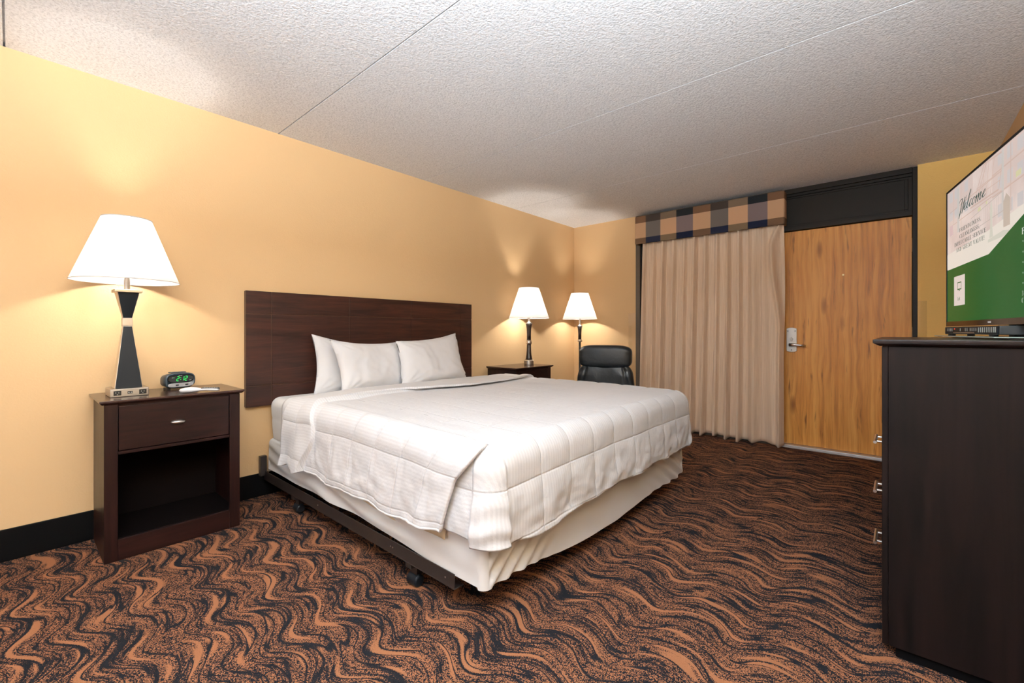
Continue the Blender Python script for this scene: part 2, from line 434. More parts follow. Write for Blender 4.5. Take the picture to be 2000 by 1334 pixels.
lt = thing('door_latch', 'small brass swing latch on the door jamb beside the curtain', 'latch', (2.338, .035, 1.545))
o = tuple(lt.location)
MB(o).box(2.329, 2.347, .026, .035, 1.545, 1.605).build('latch_plate', M['brass'], lt, bevel=.002)
MB(o).tube([(2.333, .018, 1.55), (2.333, .018, 1.60)], .006, 10).build('latch_knuckle', M['brass'], lt)
lt = tag(MB().box(2.331, 2.346, .028, .0348, 1.07, 1.165).build('strike_plate', M['nickel'], None, bevel=.001), 'narrow metal strike plate on the dark jamb above the door lever', 'strike plate')

# clear acrylic corner guards
tag(MB().box(.765, .856, -.0035, -.0005, .16, 1.307).box(.772, .778, -.006, -.0035, 1.20, 1.206).build('corner_guard', M['clear'], None, bevel=.001), 'clear acrylic corner guard on the yellow wall left of the curtain', 'corner guard', 'clear corner guards')
tag(MB().box(3.297, 3.352, -.0035, -.0005, .16, 1.337).build('corner_guard', M['clear'], None, bevel=.001), 'clear acrylic corner guard on the yellow wall right of the wooden door', 'corner guard', 'clear corner guards')

# ------------------------------------------------------------------ cornice
cn = thing('window_cornice', 'plaid upholstered cornice box in tan, navy and grey over the curtain', 'cornice', (1.645, 0, 2.09))
xs = [.905, 1.031, 1.204, 1.379, 1.554, 1.73, 1.898, 2.076, 2.245, 2.384]
zs = [2.088, 2.154, 2.325, 2.402]
colA = [srgb(112, 88, 68), srgb(196, 158, 124), srgb(118, 88, 66)]
colB = [srgb(34, 40, 62), srgb(108, 102, 98), srgb(66, 58, 54)]
colC = [srgb(122, 104, 82), srgb(200, 160, 126), srgb(122, 104, 86)]
colD = [srgb(26, 34, 58), srgb(124, 110, 110), srgb(36, 40, 44)]
def mat_plaid():
    t = NT('plaid_cornice_fabric'); v = t.n('ShaderNodeTexCoord').outputs['Object']
    sp = t.n('ShaderNodeSeparateXYZ', {0: v}); x = t.math('ADD', sp.outputs[0], 1.645); z = t.math('ADD', sp.outputs[2], 2.09)
    seq = [colA, colB, colC, colD, colA, colB, colC, colD, colA]
    res = None
    fx = t.math('DIVIDE', t.math('SUBTRACT', x, .9), 1.5)
    rows = []
    for r in range(3):
        stops = [(max(0, (xs[i] - .9) / 1.5) if i else 0.0, seq[i][r]) for i in range(9)]
        rows.append(t.ramp(fx, stops, 'CONSTANT'))
    m1 = t.math('GREATER_THAN', z, zs[1]); m2 = t.math('GREATER_THAN', z, zs[2])
    c = t.mix(m2, t.mix(m1, rows[0], rows[1]), rows[2])
    w = t.n('ShaderNodeTexChecker', {'Vector': v, 'Scale': 380.0}).outputs[1]
    n = t.noise(t.coord(), 500, 1)
    c = t.mix(.10, c, t.mix(n, (.0, .0, .0, 1), (1, 1, 1, 1)), 'OVERLAY')
    return t.bsdf(c, .85, 0, t.bump(n, .15, .001), .2)
o = tuple(cn.location)
pl = mat_plaid()
q = MB(o); q.box(.905, 2.384, -.118, -.098, 2.088, 2.402); q.box(.905, .925, -.098, -.001, 2.088, 2.402); q.box(2.364, 2.384, -.098, -.001, 2.088, 2.402)
q.build('padded_front', pl, cn, bevel=.008, seg=3)
MB(o).box(.925, 2.364, -.098, -.001, 2.380, 2.400).build('dust_board', M['blackm'], cn)

# ------------------------------------------------------------------ curtain
ct = thing('curtain', 'beige striated pleated curtain drawn across the window', 'curtain', (1.64, -.07, .0))
def smooth01(a): a = max(0, min(1, a)); return a * a * (3 - 2 * a)
folds = [.935, 1.035, 1.15, 1.265, 1.38, 1.50, 1.615, 1.73, 1.845, 1.965, 2.05]
def curt(u, w):
    z = .022 + w * 2.115
    xt = .975 + u * 1.400; xb = .925 + u * 1.455        # flares slightly to the floor on the left
    x = xb + (xt - xb) * w ** .8
    k = u * 1.455 + .925
    depth = .098 - .032 * w
    y = 0; dx = 0
    if u < .80:
        ph = 2 * pi * (k - .935) / .1165 + .5 * sin(3.1 * k + 1.0) + .3 * sin(w * 3 + k * 5)
        c_ = cos(ph); f = smooth01((c_ + .55) / 1.25)       # narrow rounded ridges, deep valleys
        bl = 1 - smooth01((u - .74) / .06)
        y = -depth * f * bl * (.85 + .25 * sin(k * 17)); dx = -.010 * sin(ph) * bl
    if u > .72:
        b2 = smooth01((u - .72) / .05); e = (u - .78) / .22
        y += b2 * (-depth * .8 * exp(-((e - .16) / .13) ** 2)
                   - depth * .55 * exp(-((e - .62 - .12 * (1 - w)) / .17) ** 2)
                   - depth * .8 * exp(-((e - .90 + .20 * smooth01((w - .50) / .35) * (1 - smooth01((w - .90) / .09))) / .07) ** 2)
                   + .006 * sin(e * 26 + w * 3.2) * smooth01((w - .5) / .5))
    x += dx
    y += .006 * mnoise.noise(Vector((k * 6, w * 3, 2)))
    # gathered heading at the top; hem bulges a little
    hem = exp(-((w - .035) / .012) ** 2) * .002
    z += (.018 * sin(k * 12) * .3 + .006 * (y / .034)) * (1 - w) ** 6
    if u > .86: x += .035 * sin(pi * min(1, (1 - w) / .6)) * (u - .86) / .14 * .25 - .010
    return (x, -.022 + y - hem, z)
cm = MB(tuple(ct.location))
cm.grid(curt, 560, 60, uv=lambda a, b: (a * 2.6, b * 2.1))
co_ = cm.build('drape', M['curtain'], ct, smooth=True)
so = co_.modifiers.new('s', 'SOLIDIFY'); so.thickness = .002
rd = MB(tuple(ct.location)); rd.box(.93, 2.36, -.062, -.045, 2.15, 2.17); rd.build('curtain_track', M['alu'], ct)

# ------------------------------------------------------------------ headboard
hb = thing('headboard', 'wall-mounted dark mahogany headboard with grooved panels behind the pillows', 'headboard', (0, -2.863, .60))
o = tuple(hb.location)
ygr = [-3.855, -3.700, -3.145, -2.583, -2.019, -1.871]; zgr = [.600, .735, 1.205, 1.354]
pn = MB(o)
for a, b in zip(ygr, ygr[1:]):
    for c, d in zip(zgr, zgr[1:]):
        pn.box(.012, .040, a + (.0022 if a != ygr[0] else 0), b - (.0022 if b != ygr[-1] else 0), c + (.0022 if c != zgr[0] else 0), d - (.0022 if d != zgr[-1] else 0))
pn.build('panel', M['bed_wood'], hb, bevel=.001, seg=1)
MB(o).box(.001, .0345, -3.853, -1.873, .602, 1.352).build('backing_board', plain('groove_brown', (.075, .030, .016, 1), .5, vary=.1), hb)

# ------------------------------------------------------------------ draped cloth helper
def drape(mb, x0, x1, y0, y1, R, zt, prof, disp, corner=.03, step=.014, nh=26, head=False, near=True, far=True, foot=True, xend=None, uvmat=0, ncor=14):
    """top between outer faces x0..x1 / y0..y1, rounded edge radius R, skirt hanging to prof(side, along)"""
    L = mb.bm.loops.layers.uv.verify()
    xi0 = x0 + (R if head else 0); xi1 = x1 - (R if foot else 0); yi0 = y0 + (R if near else 0); yi1 = y1 - (R if far else 0)
    nx = max(2, int((xi1 - xi0) / step)); ny = max(2, int((yi1 - yi0) / step))
    X = [xi0 + (xi1 - xi0) * i / nx for i in range(nx + 1)]; Y = [yi0 + (yi1 - yi0) * j / ny for j in range(ny + 1)]
    def P(p, n, u, v, side):
        d = disp(u, v, side, p)
        return mb.v(p + n * d)
    top = {}
    for i, x in enumerate(X):
        xe = x
        for j, y in enumerate(Y):
            xx = x
            if xend is not None: xx = x0 + (x - x0) / (x1 - x0) * (xend(y, 0) - x0)
            top[i, j] = (P(Vector((xx, y, zt(xx, y))), Vector((0, 0, 1)), xx, y, 'top'), (xx, y))
    def q(a, b, c, d):
        f = mb.face([a[0], b[0], c[0], d[0]], uvmat)
        if f:
            for l, k in zip(f.loops, (a, b, c, d)): l[L].uv = k[1]
    for i in range(nx):
        for j in range(ny): q(top[i, j], top[i + 1, j], top[i + 1, j + 1], top[i, j + 1])
    cols = []     # (top vertex entry, base point, outward normal, side, fabric coordinate fn)
    if near:
        for i in range(0, nx + 1): cols.append((top[i, 0], (X[i], yi0), Vector((0, -1, 0)), 'near'))
    if foot and near:
        for k in range(1, ncor): a = -pi / 2 + k * pi / 2 / ncor; cols.append((top[nx, 0], (xi1, yi0), Vector((cos(a), sin(a), 0)), 'corner'))
    if foot:
        for j in range(0, ny + 1): cols.append((top[nx, j], (xi1, Y[j]), Vector((1, 0, 0)), 'foot'))
    if foot and far:
        for k in range(1, ncor): a = k * pi / 2 / ncor; cols.append((top[nx, ny], (xi1, yi1), Vector((cos(a), sin(a), 0)), 'corner2'))
    if far:
        for i in range(nx, -1, -1): cols.append((top[i, ny], (X[i], yi1), Vector((0, 1, 0)), 'far'))
    if head:
        for k in range(1, ncor): a = pi / 2 + k * pi / 2 / ncor; cols.append((top[0, ny], (xi0, yi1), Vector((cos(a), sin(a), 0)), 'corner3'))
        for j in range(ny, -1, -1): cols.append((top[0, j], (xi0, Y[j]), Vector((-1, 0, 0)), 'head'))
        for k in range(1, ncor): a = pi + k * pi / 2 / ncor; cols.append((top[0, 0], (xi0, yi0), Vector((cos(a), sin(a), 0)), 'corner4'))
        cols.append(cols[0])
    prev = None; peri = 0.0
    for ci, (tv, bp, nrm, side) in enumerate(cols):
        ztop = zt(*bp); hem, flare = prof(side, bp, nrm)
        col = [tv]
        arc = R * pi / 2; drop = max(.01, ztop - R - hem)
        na = 7
        for k in range(1, na + 1 + nh):
            if k <= na:
                a = (k / na) * pi / 2; ho = R * sin(a); z = ztop - R * (1 - cos(a)); n = nrm * sin(a) + Vector((0, 0, cos(a))); d = R * a; rel = 0
            else:
                rel = (k - na) / nh; ho = R + flare * rel ** 1.3; z = ztop - R - drop * rel; n = nrm.copy(); d = arc + drop * rel
            px, py = bp[0] + nrm.x * ho, bp[1] + nrm.y * ho
            if side in ('near', 'far'):
                if xend is not None: px = x0 + (bp[0] - x0) / (x1 - x0) * (xend(bp[1], d) - x0)
                uv = (px, bp[1] - d if side == 'near' else bp[1] + d)
            elif side in ('foot', 'head'): uv = (bp[0] + d * nrm.x, bp[1])
            else: uv = (bp[0] + d, bp[1] + (nrm.y * .12 * min(1, d * 4)))
            p = Vector((px, py, z))
            col.append((P(p, n, uv[0], uv[1], side), uv))
        if prev:
            for a, b, c, d in zip(prev, prev[1:], col[1:], col):
                vs = [a, b, c, d]
                if a[0] is d[0]: vs = [a, b, c]
                f = mb.face([k[0] for k in vs], uvmat)
                if f:
                    for l, k in zip(f.loops, vs): l[L].uv = k[1]
        prev = col

def puff(u, v):
    u, v = u - .025, v + .06
    a = abs(sin(pi * u * 5)); b = abs(sin(pi * v * 5))
    return (min(a, .55) / .55) ** .6 * (min(b, .55) / .55) ** .6
def N(x, y, z): return mnoise.noise(Vector((x, y, z)))

# ------------------------------------------------------------------ bed frame
bf = thing('bed_frame', 'dark steel bed frame rail with caster leg under the white bed', 'bed frame', (1.05, -2.76, 0))
o = tuple(bf.location)
def rail(y0, y1, s):
    q = MB(o)
    q.box(.02, 1.92, min(y0, y0 + s * .004), max(y0, y0 + s * .004), .112, .168)
    q.box(.02, 1.92, min(y0, y0 + s * .05), max(y0, y0 + s * .05), .108, .112)
    q.build('side_rail', M['steel'], bf, bevel=.0015)
rail(-3.742, 0, 1); rail(-1.778, 0, -1)
for y in (-3.742 - .001, ):
    for x in (1.87, 1.50, 1.515, .8): MB(o).tube([(x, y, .141), (x, y - .002, .141)], .0035, 8).build('rivet', M['nickel'], bf)
for x in (.46, 1.62):
    MB(o).box(x - .02, x + .02, -3.738, -1.782, .085, .108).build('cross_bar', M['steel'], bf, bevel=.002)
    for y, s in ((-3.690, 1), (-1.83, -1), (-2.76, 1)):
        l = MB(o); l.hexa([(x - .022, y - .02, .045), (x + .022, y - .02, .045), (x + .022, y + .02, .045), (x - .022, y + .02, .045)],
                          [(x - .030, y - .026, .108), (x + .030, y - .026, .108), (x + .030, y + .026, .108), (x - .030, y + .026, .108)])
        lg = l.build('leg', M['steel'], bf, bevel=.002)
        c = MB(o); yy = y - .012 * s
        c.tube([(x - .032, yy, .0265), (x - .026, yy, .0265), (x + .030, yy, .0265), (x + .036, yy, .0265)], [.018, .026, .026, .019], 18)
        c.build('caster', M['black'], lg, smooth=False, bevel=.002)
for y in (-3.76, -1.76):
    MB(o).box(.012, .045, y - .012, y + .028, .14, .27).build('headboard_bracket', M['steel'], bf, bevel=.002)

# ------------------------------------------------------------------ box spring with fitted cover
bs = thing('box_spring', 'low box spring in a wrinkled white fitted cover beneath the mattress', 'box spring', (1.05, -2.76, .17))
def bs_prof(side, bp, n):
    z = .163
    if side == 'near': z = .192 - .025 * smooth01(bp[0] / 2.0) - .008 * sin(bp[0] * 4)
    if side == 'foot': z = .150 - .040 * smooth01((bp[1] + 3.7) / .6) + .012 * sin((bp[1]) * 5) + .03 * smooth01((bp[1] + 1.95) / .2)
    if side == 'corner': z = .150
    return z, .004
def bs_disp(u, v, side, p):
    if side == 'top': return 0
    h = (p.z - .16) / .22; edge = smooth01((.385 - p.z) / .05)
    if side == 'near':
        # long sagging creases, running down towards the foot
        w = .008 * sin(72 * (p.z + .11 * u) + 2.5 * N(u * 2, 1, 0)) * exp(-((u - .75) / .8) ** 2) + .006 * N(u * 3, p.z * 16, 3)
        w += -.014 * exp(-((p.z - (.34 - .10 * (u - .5))) / .018) ** 2) * smooth01((1.75 - u) / .3)
    elif side == 'foot':
        near = exp(-((v + 3.62) / .22) ** 2); far = exp(-((v + 1.95) / .28) ** 2)
        w = .009 * sin(85 * (p.z - .75 * (v + 3.6))) * near + .009 * sin(75 * (p.z + .6 * (v + 1.9))) * far + .005 * N(v * 6, p.z * 9, 5)
    else: w = .002 * N(p.x * 8, p.y * 8, p.z * 8)
    return w * edge
q = MB(tuple(bs.location))
drape(q, .045, 2.065, -3.728, -1.792, .03, lambda x, y: .385, bs_prof, bs_disp, head=True, nh=34, step=.015)
q.build('fitted_cover', M['sheet'], bs, smooth=True)
MB(tuple(bs.location)).box(.06, 2.05, -3.713, -1.807, .172, .370).build('core', M['tagm'], bs, bevel=.02)
lg = MB(tuple(bs.location))
lg.grid(lambda u, v: (1.70 + u * .17, -3.738 - .008 * (1 - v) - .002 * sin(u * 7), .285 + v * .06), 8, 4)
tg = lg.build('law_tag', M['tagm'], bs, smooth=True); s_ = tg.modifiers.new('s', 'SOLIDIFY'); s_.thickness = .0012

# ------------------------------------------------------------------ mattress
mt = thing('mattress', 'thick mattress in a smooth white fitted sheet under the comforter', 'mattress', (1.05, -2.76, .386))
def mt_disp(u, v, side, p):
    if side == 'top': return .002 * N(u * 4, v * 4, 0)
    return .004 * N(p.x * 5 + 3, p.y * 5, p.z * 6) - .004 * exp(-((p.z - .52) / .01) ** 2)
q = MB(tuple(mt.location))
drape(q, .05, 2.055, -3.722, -1.798, .055, lambda x, y: .655, lambda s, b, n: (.388, -.012), mt_disp, head=True, nh=14, step=.025)
q.build('fitted_sheet', M['sheet'], mt, smooth=True)

# ------------------------------------------------------------------ comforter
cf = thing('comforter', 'white quilted comforter draped over the bed with creased foot corner', 'comforter', (1.2, -2.76, .69))
XO, YN, YF, RC = 2.112, -3.755, -1.765, .085
def ztop(x, y):
    return .688 - .010 * smooth01((x - 1.2) / .9) - .012 * smooth01((-3.3 - y) / .4) + .004 * sin(x * 3 + y * 2)
def cf_prof(side, bp, n):
    wob = .006 * sin(bp[0] * 11) + .004 * sin(bp[0] * 23 + 1)
    if side == 'near': return .318 + .018 * smooth01((bp[0] - 1.6) / .4) + wob, .014
    if side == 'foot': return .330 - .028 * exp(-((bp[1] + 3.45) / .25) ** 2) + .004 * sin(bp[1] * 15), .020
    if side == 'corner': return .316, .030
    if side == 'corner2': return .345, .02
    return .33 + wob, .014
def cf_disp(u, v, side, p):
    low = smooth01((.60 - p.z) / .25)
    pf = puff(u, v)
    if side == 'top': return .0015 * pf + .004 * N(u * 5, v * 5, 1)
    amp = .006 + .003 * low
    if side.startswith('corner'):
        w = .008 * N(p.x * 6, p.y * 6, p.z * 13) + .006 * sin(p.z * 70 + 3 * N(p.x * 9, p.y * 9, 2)) * low * .5
        pf = .8
    else:
        w = .013 * low * N(u * 9, v * 9, 4) + .005 * low * N(u * 24, v * 24, 7) + .008 * N(u * 4, v * 4, 9) * smooth01((.66 - p.z) / .1)
    hem = smooth01((p.z - .335) / .05)
    return amp * pf * (.25 + .75 * hem) + w + (0 if side == 'top' else .004)
q = MB(tuple(cf.location))
drape(q, .50, XO, YN + .012, YF, RC, ztop, cf_prof, cf_disp, nh=40, step=.0125, ncor=22)
c1 = q.build('quilt', M['comf'], cf, smooth=True)
so = c1.modifiers.new('s', 'SOLIDIFY'); so.thickness = .012; so.offset = -1

# outer flap of the near side, ending in a slanted fold at the foot corner
def flap_end(d):           # x of the fold edge as a function of fabric distance below the top
    t = max(0, min(1, d / .47))
    return 2.026 + .046 * sin(pi * min(1, t / .45)) - .125 * t
def flap(u, w):
    L = .59                       # fabric length, starting .16 m in from the rounding
    d = -.16 + w * L              # distance past the start of the rounding
    x0 = .50
    xe = flap_end(max(0, d))
    xx = x0 + u * (xe - x0)
    yi = YN + .012 + RC
    lift = .004 * smooth01(w / .2) + .024 * smooth01((d + .03) / .13) * (.4 + .6 * smooth01(u / .5))
    lift -= .016 * smooth01((u - .88) / .12) * smooth01((.03 - d) / .05)
    endr = max(0, (u - .955) / .045)
    R = RC + lift
    zt = ztop(xx, yi if d >= 0 else yi - d)
    if d <= 0: p = Vector((xx, yi - d, zt + lift)); n = Vector((0, 0, 1))
    elif d < R * pi / 2:
        a = d / R; p = Vector((xx, yi - R * sin(a), zt + lift - R * (1 - cos(a)))); n = Vector((0, -sin(a), cos(a)))
    else:
        h = d - R * pi / 2; rel = h / (L - .16 - R * pi / 2)
        hem = cf_prof('near', (xx, 0), 0)[0] + .010 * smooth01((u - .80) / .2)
        top = zt + lift - R
        p = Vector((xx, yi - R - .018 * rel ** 1.3 - .010 * exp(-((u - .9) / .06) ** 2) * rel, top - (top - hem) * rel)); n = Vector((0, -1, 0))
    p.y -= .015 * smooth01((u - .80) / .17) * smooth01(d / .16) + 0
    low = smooth01((.58 - p.z) / .2)
    pf = puff(xx, yi - d); hemk = smooth01((p.z - .345) / .05)
    k = .006 * pf * (.25 + .75 * hemk) * (smooth01(w / .3)) * (1 - smooth01((u - .94) / .06)) * smooth01((xx - .1) / .2)
    k += (.013 * N(xx * 9, (yi - d) * 9, 4) + .005 * N(xx * 24, d * 24, 7)) * low + .006 * N(xx * 4, d * 5, 9) * smooth01(w / .4)
    k += .007 * exp(-((u - .93) / .02) ** 2) * low
    return p + n * k
fq = MB(tuple(cf.location))
fq.grid(flap, 130, 56, uv=lambda a, b: (.50 + a * 1.5, YN + .012 + RC + .16 - b * .59))
c2 = fq.build('side_flap', M['comf'], cf, smooth=True)
so = c2.modifiers.new('s', 'SOLIDIFY'); so.thickness = .013; so.offset = -1
# piped hem along the near flap
hp = []
for i in range(131):
    p = flap(i / 130, 1.0); hp.append((p.x, p.y + .004, p.z))
hm = MB(tuple(cf.location)); hm.tube(hp, .0065, 8); hm.build('hem', M['cotton'], cf, smooth=True)

# turned-back head end of the comforter, a folded layer with a hanging flap
def fold_edge(y):
    pts = [(-3.85, .74), (-3.67, .69), (-3.6, .65), (-3.35, .66), (-2.94, .80), (-2.63, .86), (-2.2, .82), (-1.79, .74), (-1.6, .72)]
    for (a, b), (c, d) in zip(pts, pts[1:]):
        if y <= c: t = smooth01((y - a) / (c - a)) * .5 + .5 * max(0, (y - a) / (c - a)); return b + (d - b) * t
    return pts[-1][1]
def tb_end(y, d):
    e = fold_edge(y)
    if d > 0:
        t = min(1, d / .45); e += .13 * sin(min(1, t / .55) * pi / 2) - .10 * smooth01((t - .55) / .45) if y < -3 else -.02 * t
    return e
TX0 = .45
def tb_disp(u, v, side, p):
    e = tb_end(min(-1.6, v) if side == 'top' else (-3.70 if side == 'near' else -1.8), 0 if side == 'top' else .4)
    if side == 'top': return .003 * N(u * 6, v * 6, 1) + .003 * puff(u, v)
    low = smooth01((.62 - p.z) / .2)
    return .010 * low * N(u * 8 + 2, p.z * 6, 4) + .018 * low * sin((u - .3) * 19 + .8 * N(u * 3, p.z * 4, 1)) * smooth01((.55 - p.z) / .2) + .006 * puff(u, v)
def tb_prof(side, bp, n):
    return .318 + .012 * sin(bp[0] * 24) , .030
def tb_z(x, y): return ztop(x, y) + .016 + .012 * smooth01((x - .60) / .15)
q = MB(tuple(cf.location))
drape(q, TX0, .80, YN - .030, YF + .02, RC + .030, tb_z, tb_prof, tb_disp, foot=False, xend=tb_end, nh=30, step=.0125)
c3 = q.build('turned_back_end', M['comf_back'], cf, smooth=True)
so = c3.modifiers.new('s', 'SOLIDIFY'); so.thickness = .014; so.offset = -1
bv = c3.modifiers.new('b', 'BEVEL'); bv.width = .005; bv.segments = 2; bv.limit_method = 'ANGLE'; bv.angle_limit = 1.0

# flat sheet showing between mattress and comforter at the head
fs = thing('flat_sheet', 'thin white flat sheet edge hanging at the head side of the bed', 'sheet', (.2, -2.76, .66))
q = MB(tuple(fs.location))
drape(q, .30, .62, -3.736, -1.79, .066, lambda x, y: .675, lambda s, b, n: (.372, .01), lambda u, v, s, p: .003 * N(p.x * 9, p.y * 3, p.z * 4), foot=False, nh=18, step=.02)
f1 = q.build('sheet_layer', M['sheet'], fs, smooth=True)
so = f1.modifiers.new('s', 'SOLIDIFY'); so.thickness = .002; so.offset = 1

# ------------------------------------------------------------------ pillows
def pillow(name_label, TL, TR, BL, BR, th, seed, bulge=.055, wr=.011):
    TL, TR, BL, BR = map(Vector, (TL, TR, BL, BR))
    c = (TL + TR + BL + BR) / 4
    p = thing('pillow', name_label, 'pillow', (c.x, c.y, min(BL.z, BR.z)), group='white pillows on the bed')
    nrm = ((TR + BR) - (TL + BL)).cross((TL + TR) - (BL + BR)).normalized()
    if nrm.x < 0: nrm = -nrm
    mb = MB(tuple(p.location)); n = 44
    def surf(sgn):
        def f(u, v):
            a, b = 2 * u - 1, 2 * v - 1
            # edges drawn in between the pointed corners
            ua = .5 + .5 * a * (1 - .10 * (1 - b * b)); vb = .5 + .5 * b * (1 - (.13 if b > 0 else 0) * abs(b) * (1 - a * a))
            P = (BL * (1 - ua) + BR * ua) * (1 - vb) + (TL * (1 - ua) + TR * ua) * vb
            t = max(0, (1 - a ** 4)) ** .55 * max(0, (1 - b ** 4)) ** .6
            belly = (1 + .25 * (-b) * (1 - a * a))
            t = t * (th / 2) * belly
            w = wr * N(P.y * 9 + seed, P.z * 9, seed) + wr * .5 * N(P.y * 22, P.z * 22 + seed, seed)
            w *= min(1, t / (th * .15) + .2)
            # radiating pulls near the corners
            for (ca, cb) in ((-1, -1), (1, -1), (-1, 1), (1, 1)):
                dx, dy = a - ca, b - cb; r = sqrt(dx * dx + dy * dy)
                w += .007 * exp(-(r / .5) ** 2) * sin(math.atan2(dy, dx) * 16 + seed) * min(1, r * 4)
            return P + nrm * (sgn * t + w * sgn)
        return f
    mb.grid(surf(1), n, n); mb.grid(surf(-1), n, n)
    bmesh.ops.remove_doubles(mb.bm, verts=mb.bm.verts, dist=.004)
    ob = mb.build('pillowcase', M['cotton'], p, smooth=True)
    # open hem of the case along one end
    return p
pillow('white pillow at far left leaning on the headboard, half hidden by another', (.125, -3.475, 1.072), (.085, -2.845, .985), (.18, -3.485, .655), (.12, -2.86, .655), .11, 1.3)
pillow('middle white pillow overlapping the leftmost one against the headboard', (.285, -3.425, 1.035), (.185, -2.79, 1.01), (.385, -3.385, .662), (.28, -2.79, .660), .13, 5.1)
pillow('rightmost white pillow, upright with a raised right corner', (.285, -2.905, 1.018), (.160, -2.185, 1.078), (.43, -2.955, .672), (.34, -2.215, .662), .17, 8.7)

# ------------------------------------------------------------------ nightstands
def nightstand(label, y0, ztop_, yshift=0):
    """unit with origin at the floor, y from 0 to .60 including slab overhang"""
    t = thing('nightstand', label, 'nightstand', (0, y0, 0), group='dark wood nightstands')
    z1 = ztop_; zs_ = z1 - .021; y1 = .60; a, b = .018, .582
    top = MB()
    top.hexa([(.018, .010, zs_), (.408, .010, zs_), (.408, .590, zs_), (.018, .590, zs_)], [(.012, 0, zs_ + .012), (.425, 0, zs_ + .012), (.425, .60, zs_ + .012), (.012, .60, zs_ + .012)])
    top.box(.012, .425, 0, .60, zs_ + .012, z1)
    top.build('top', M['ns_top'], t, bevel=.002)
    for yy in (a, b - .018): MB().box(.018, .384, yy, yy + .018, 0, zs_).build('side_panel', M['ns_wood_v'], t, bevel=.0015)
    for yy in (a, b - .050): MB().box(.384, .402, yy, yy + .050, 0, zs_).build('front_stile', M['ns_wood_v'], t, bevel=.002)
    MB().box(.386, .400, a + .050, b - .050, .0, .100).build('bottom_rail', M['ns_wood'], t, bevel=.0015)
    MB().box(.386, .392, a + .050, b - .050, zs_ - .018, zs_).build('top_rail', M['ns_wood'], t)
    MB().box(.384, .398, a + .050, b - .050, zs_ - .240, zs_ - .226).build('divider_rail', M['ns_wood'], t)
    MB().box(.02, .384, a + .018, b - .018, .090, .102).build('bottom_shelf', M['inside'], t)
    MB().box(.02, .384, a + .018, b - .018, zs_ - .240, zs_ - .228).build('drawer_deck', M['inside'], t)
    MB().box(.018, .024, a + .018, b - .018, .0, zs_).build('back_panel', M['inside'], t)
    dr = MB().box(.380, .3995, a + .053, b - .053, zs_ - .222, zs_ - .012).build('drawer', M['ns_wood'], t, bevel=.0015)
    k = MB(); yc = (a + b) / 2; zc = zs_ - .118
    k.grid(lambda u, v: (.400 + .020 * max(0, 1 - (2 * v - 1) ** 2) ** .5 * 1.0, yc + .030 * (2 * v - 1) * 1.0 * 1, zc) if False else
           (.404 + .016 * sin(pi * v) * cos(2 * pi * u) * 1.0, yc - .031 * cos(pi * v), zc + .011 * sin(pi * v) * sin(2 * pi * u)), 20, 14, closed=True)
    k.tube([(.398, yc, zc), (.408, yc, zc)], .006, 10)
    k.build('drawer_knob', M['silver'], dr, smooth=True)
    return t
ns1 = nightstand('dark wood nightstand left of the bed, holding the clock and near lamp', -4.583, .765)
ns2 = nightstand('dark wood nightstand on the far side of the bed, mostly hidden by it', -1.642, .735)

# ------------------------------------------------------------------ lamps
def shade(parent, z0, z1, r0, r1):
    q = MB(); n = 48
    def f(u, v):
        r = r0 + (r1 - r0) * v; return (r * cos(2 * pi * u), r * sin(2 * pi * u), z0 + (z1 - z0) * v)
    q.grid(f, n, 6, closed=True)
    sh = q.build('lamp_shade', M['shade'], parent, smooth=True)
    for zz, rr in ((z0, r0), (z1, r1)):
        e = MB(); e.tube([((rr + .0005) * cos(2 * pi * i / 48), (rr + .0005) * sin(2 * pi * i / 48), zz) for i in range(49)], .0022, 6)
        e.build('rim', M['shade'], sh, smooth=True)
    hp = MB()
    for k in range(3):
        a = 2 * pi * k / 3 + .4; hp.tube([(0, 0, z1 - .02), (r1 * cos(a), r1 * sin(a), z1 - .004)], .0015, 6)
    hp.tube([(0.0, 0, z0 + .02), (.045, 0, z0 + .08), (.052, 0, z0 + .16), (.02, 0, z1 - .025), (0, 0, z1 - .02)], .0018, 6)
    hp.tube([(0.0, 0, z0 + .02), (-.045, 0, z0 + .08), (-.052, 0, z0 + .16), (-.02, 0, z1 - .025), (0, 0, z1 - .02)], .0018, 6)
    hp.build('harp', M['silver'], sh, smooth=True)
    return sh
def bulb(parent, z, power, socket_z0):
    MB().lathe([(.010, socket_z0), (.017, socket_z0 + .012), (.017, z - .055), (.014, z - .045)], n=20).build('bulb_socket', M['silver'], parent, smooth=False)
    b = MB().lathe([(.013, z - .050), (.016, z - .035), (.028, z - .008), (.030, z + .008), (.024, z + .026), (.010, z + .036), (.002, z + .038)], n=20)
    b.build('light_bulb', M['bulb'], parent, smooth=True)
    ld = bpy.data.lights.new('bulb_light', 'POINT'); ld.energy = power; ld.color = (1.0, .94, .86); ld.shadow_soft_size = .034
    lo = bpy.data.objects.new('bulb_light', ld); COL.objects.link(lo); lo.parent = parent; lo.location = (0, 0, z)
LP = 50.0
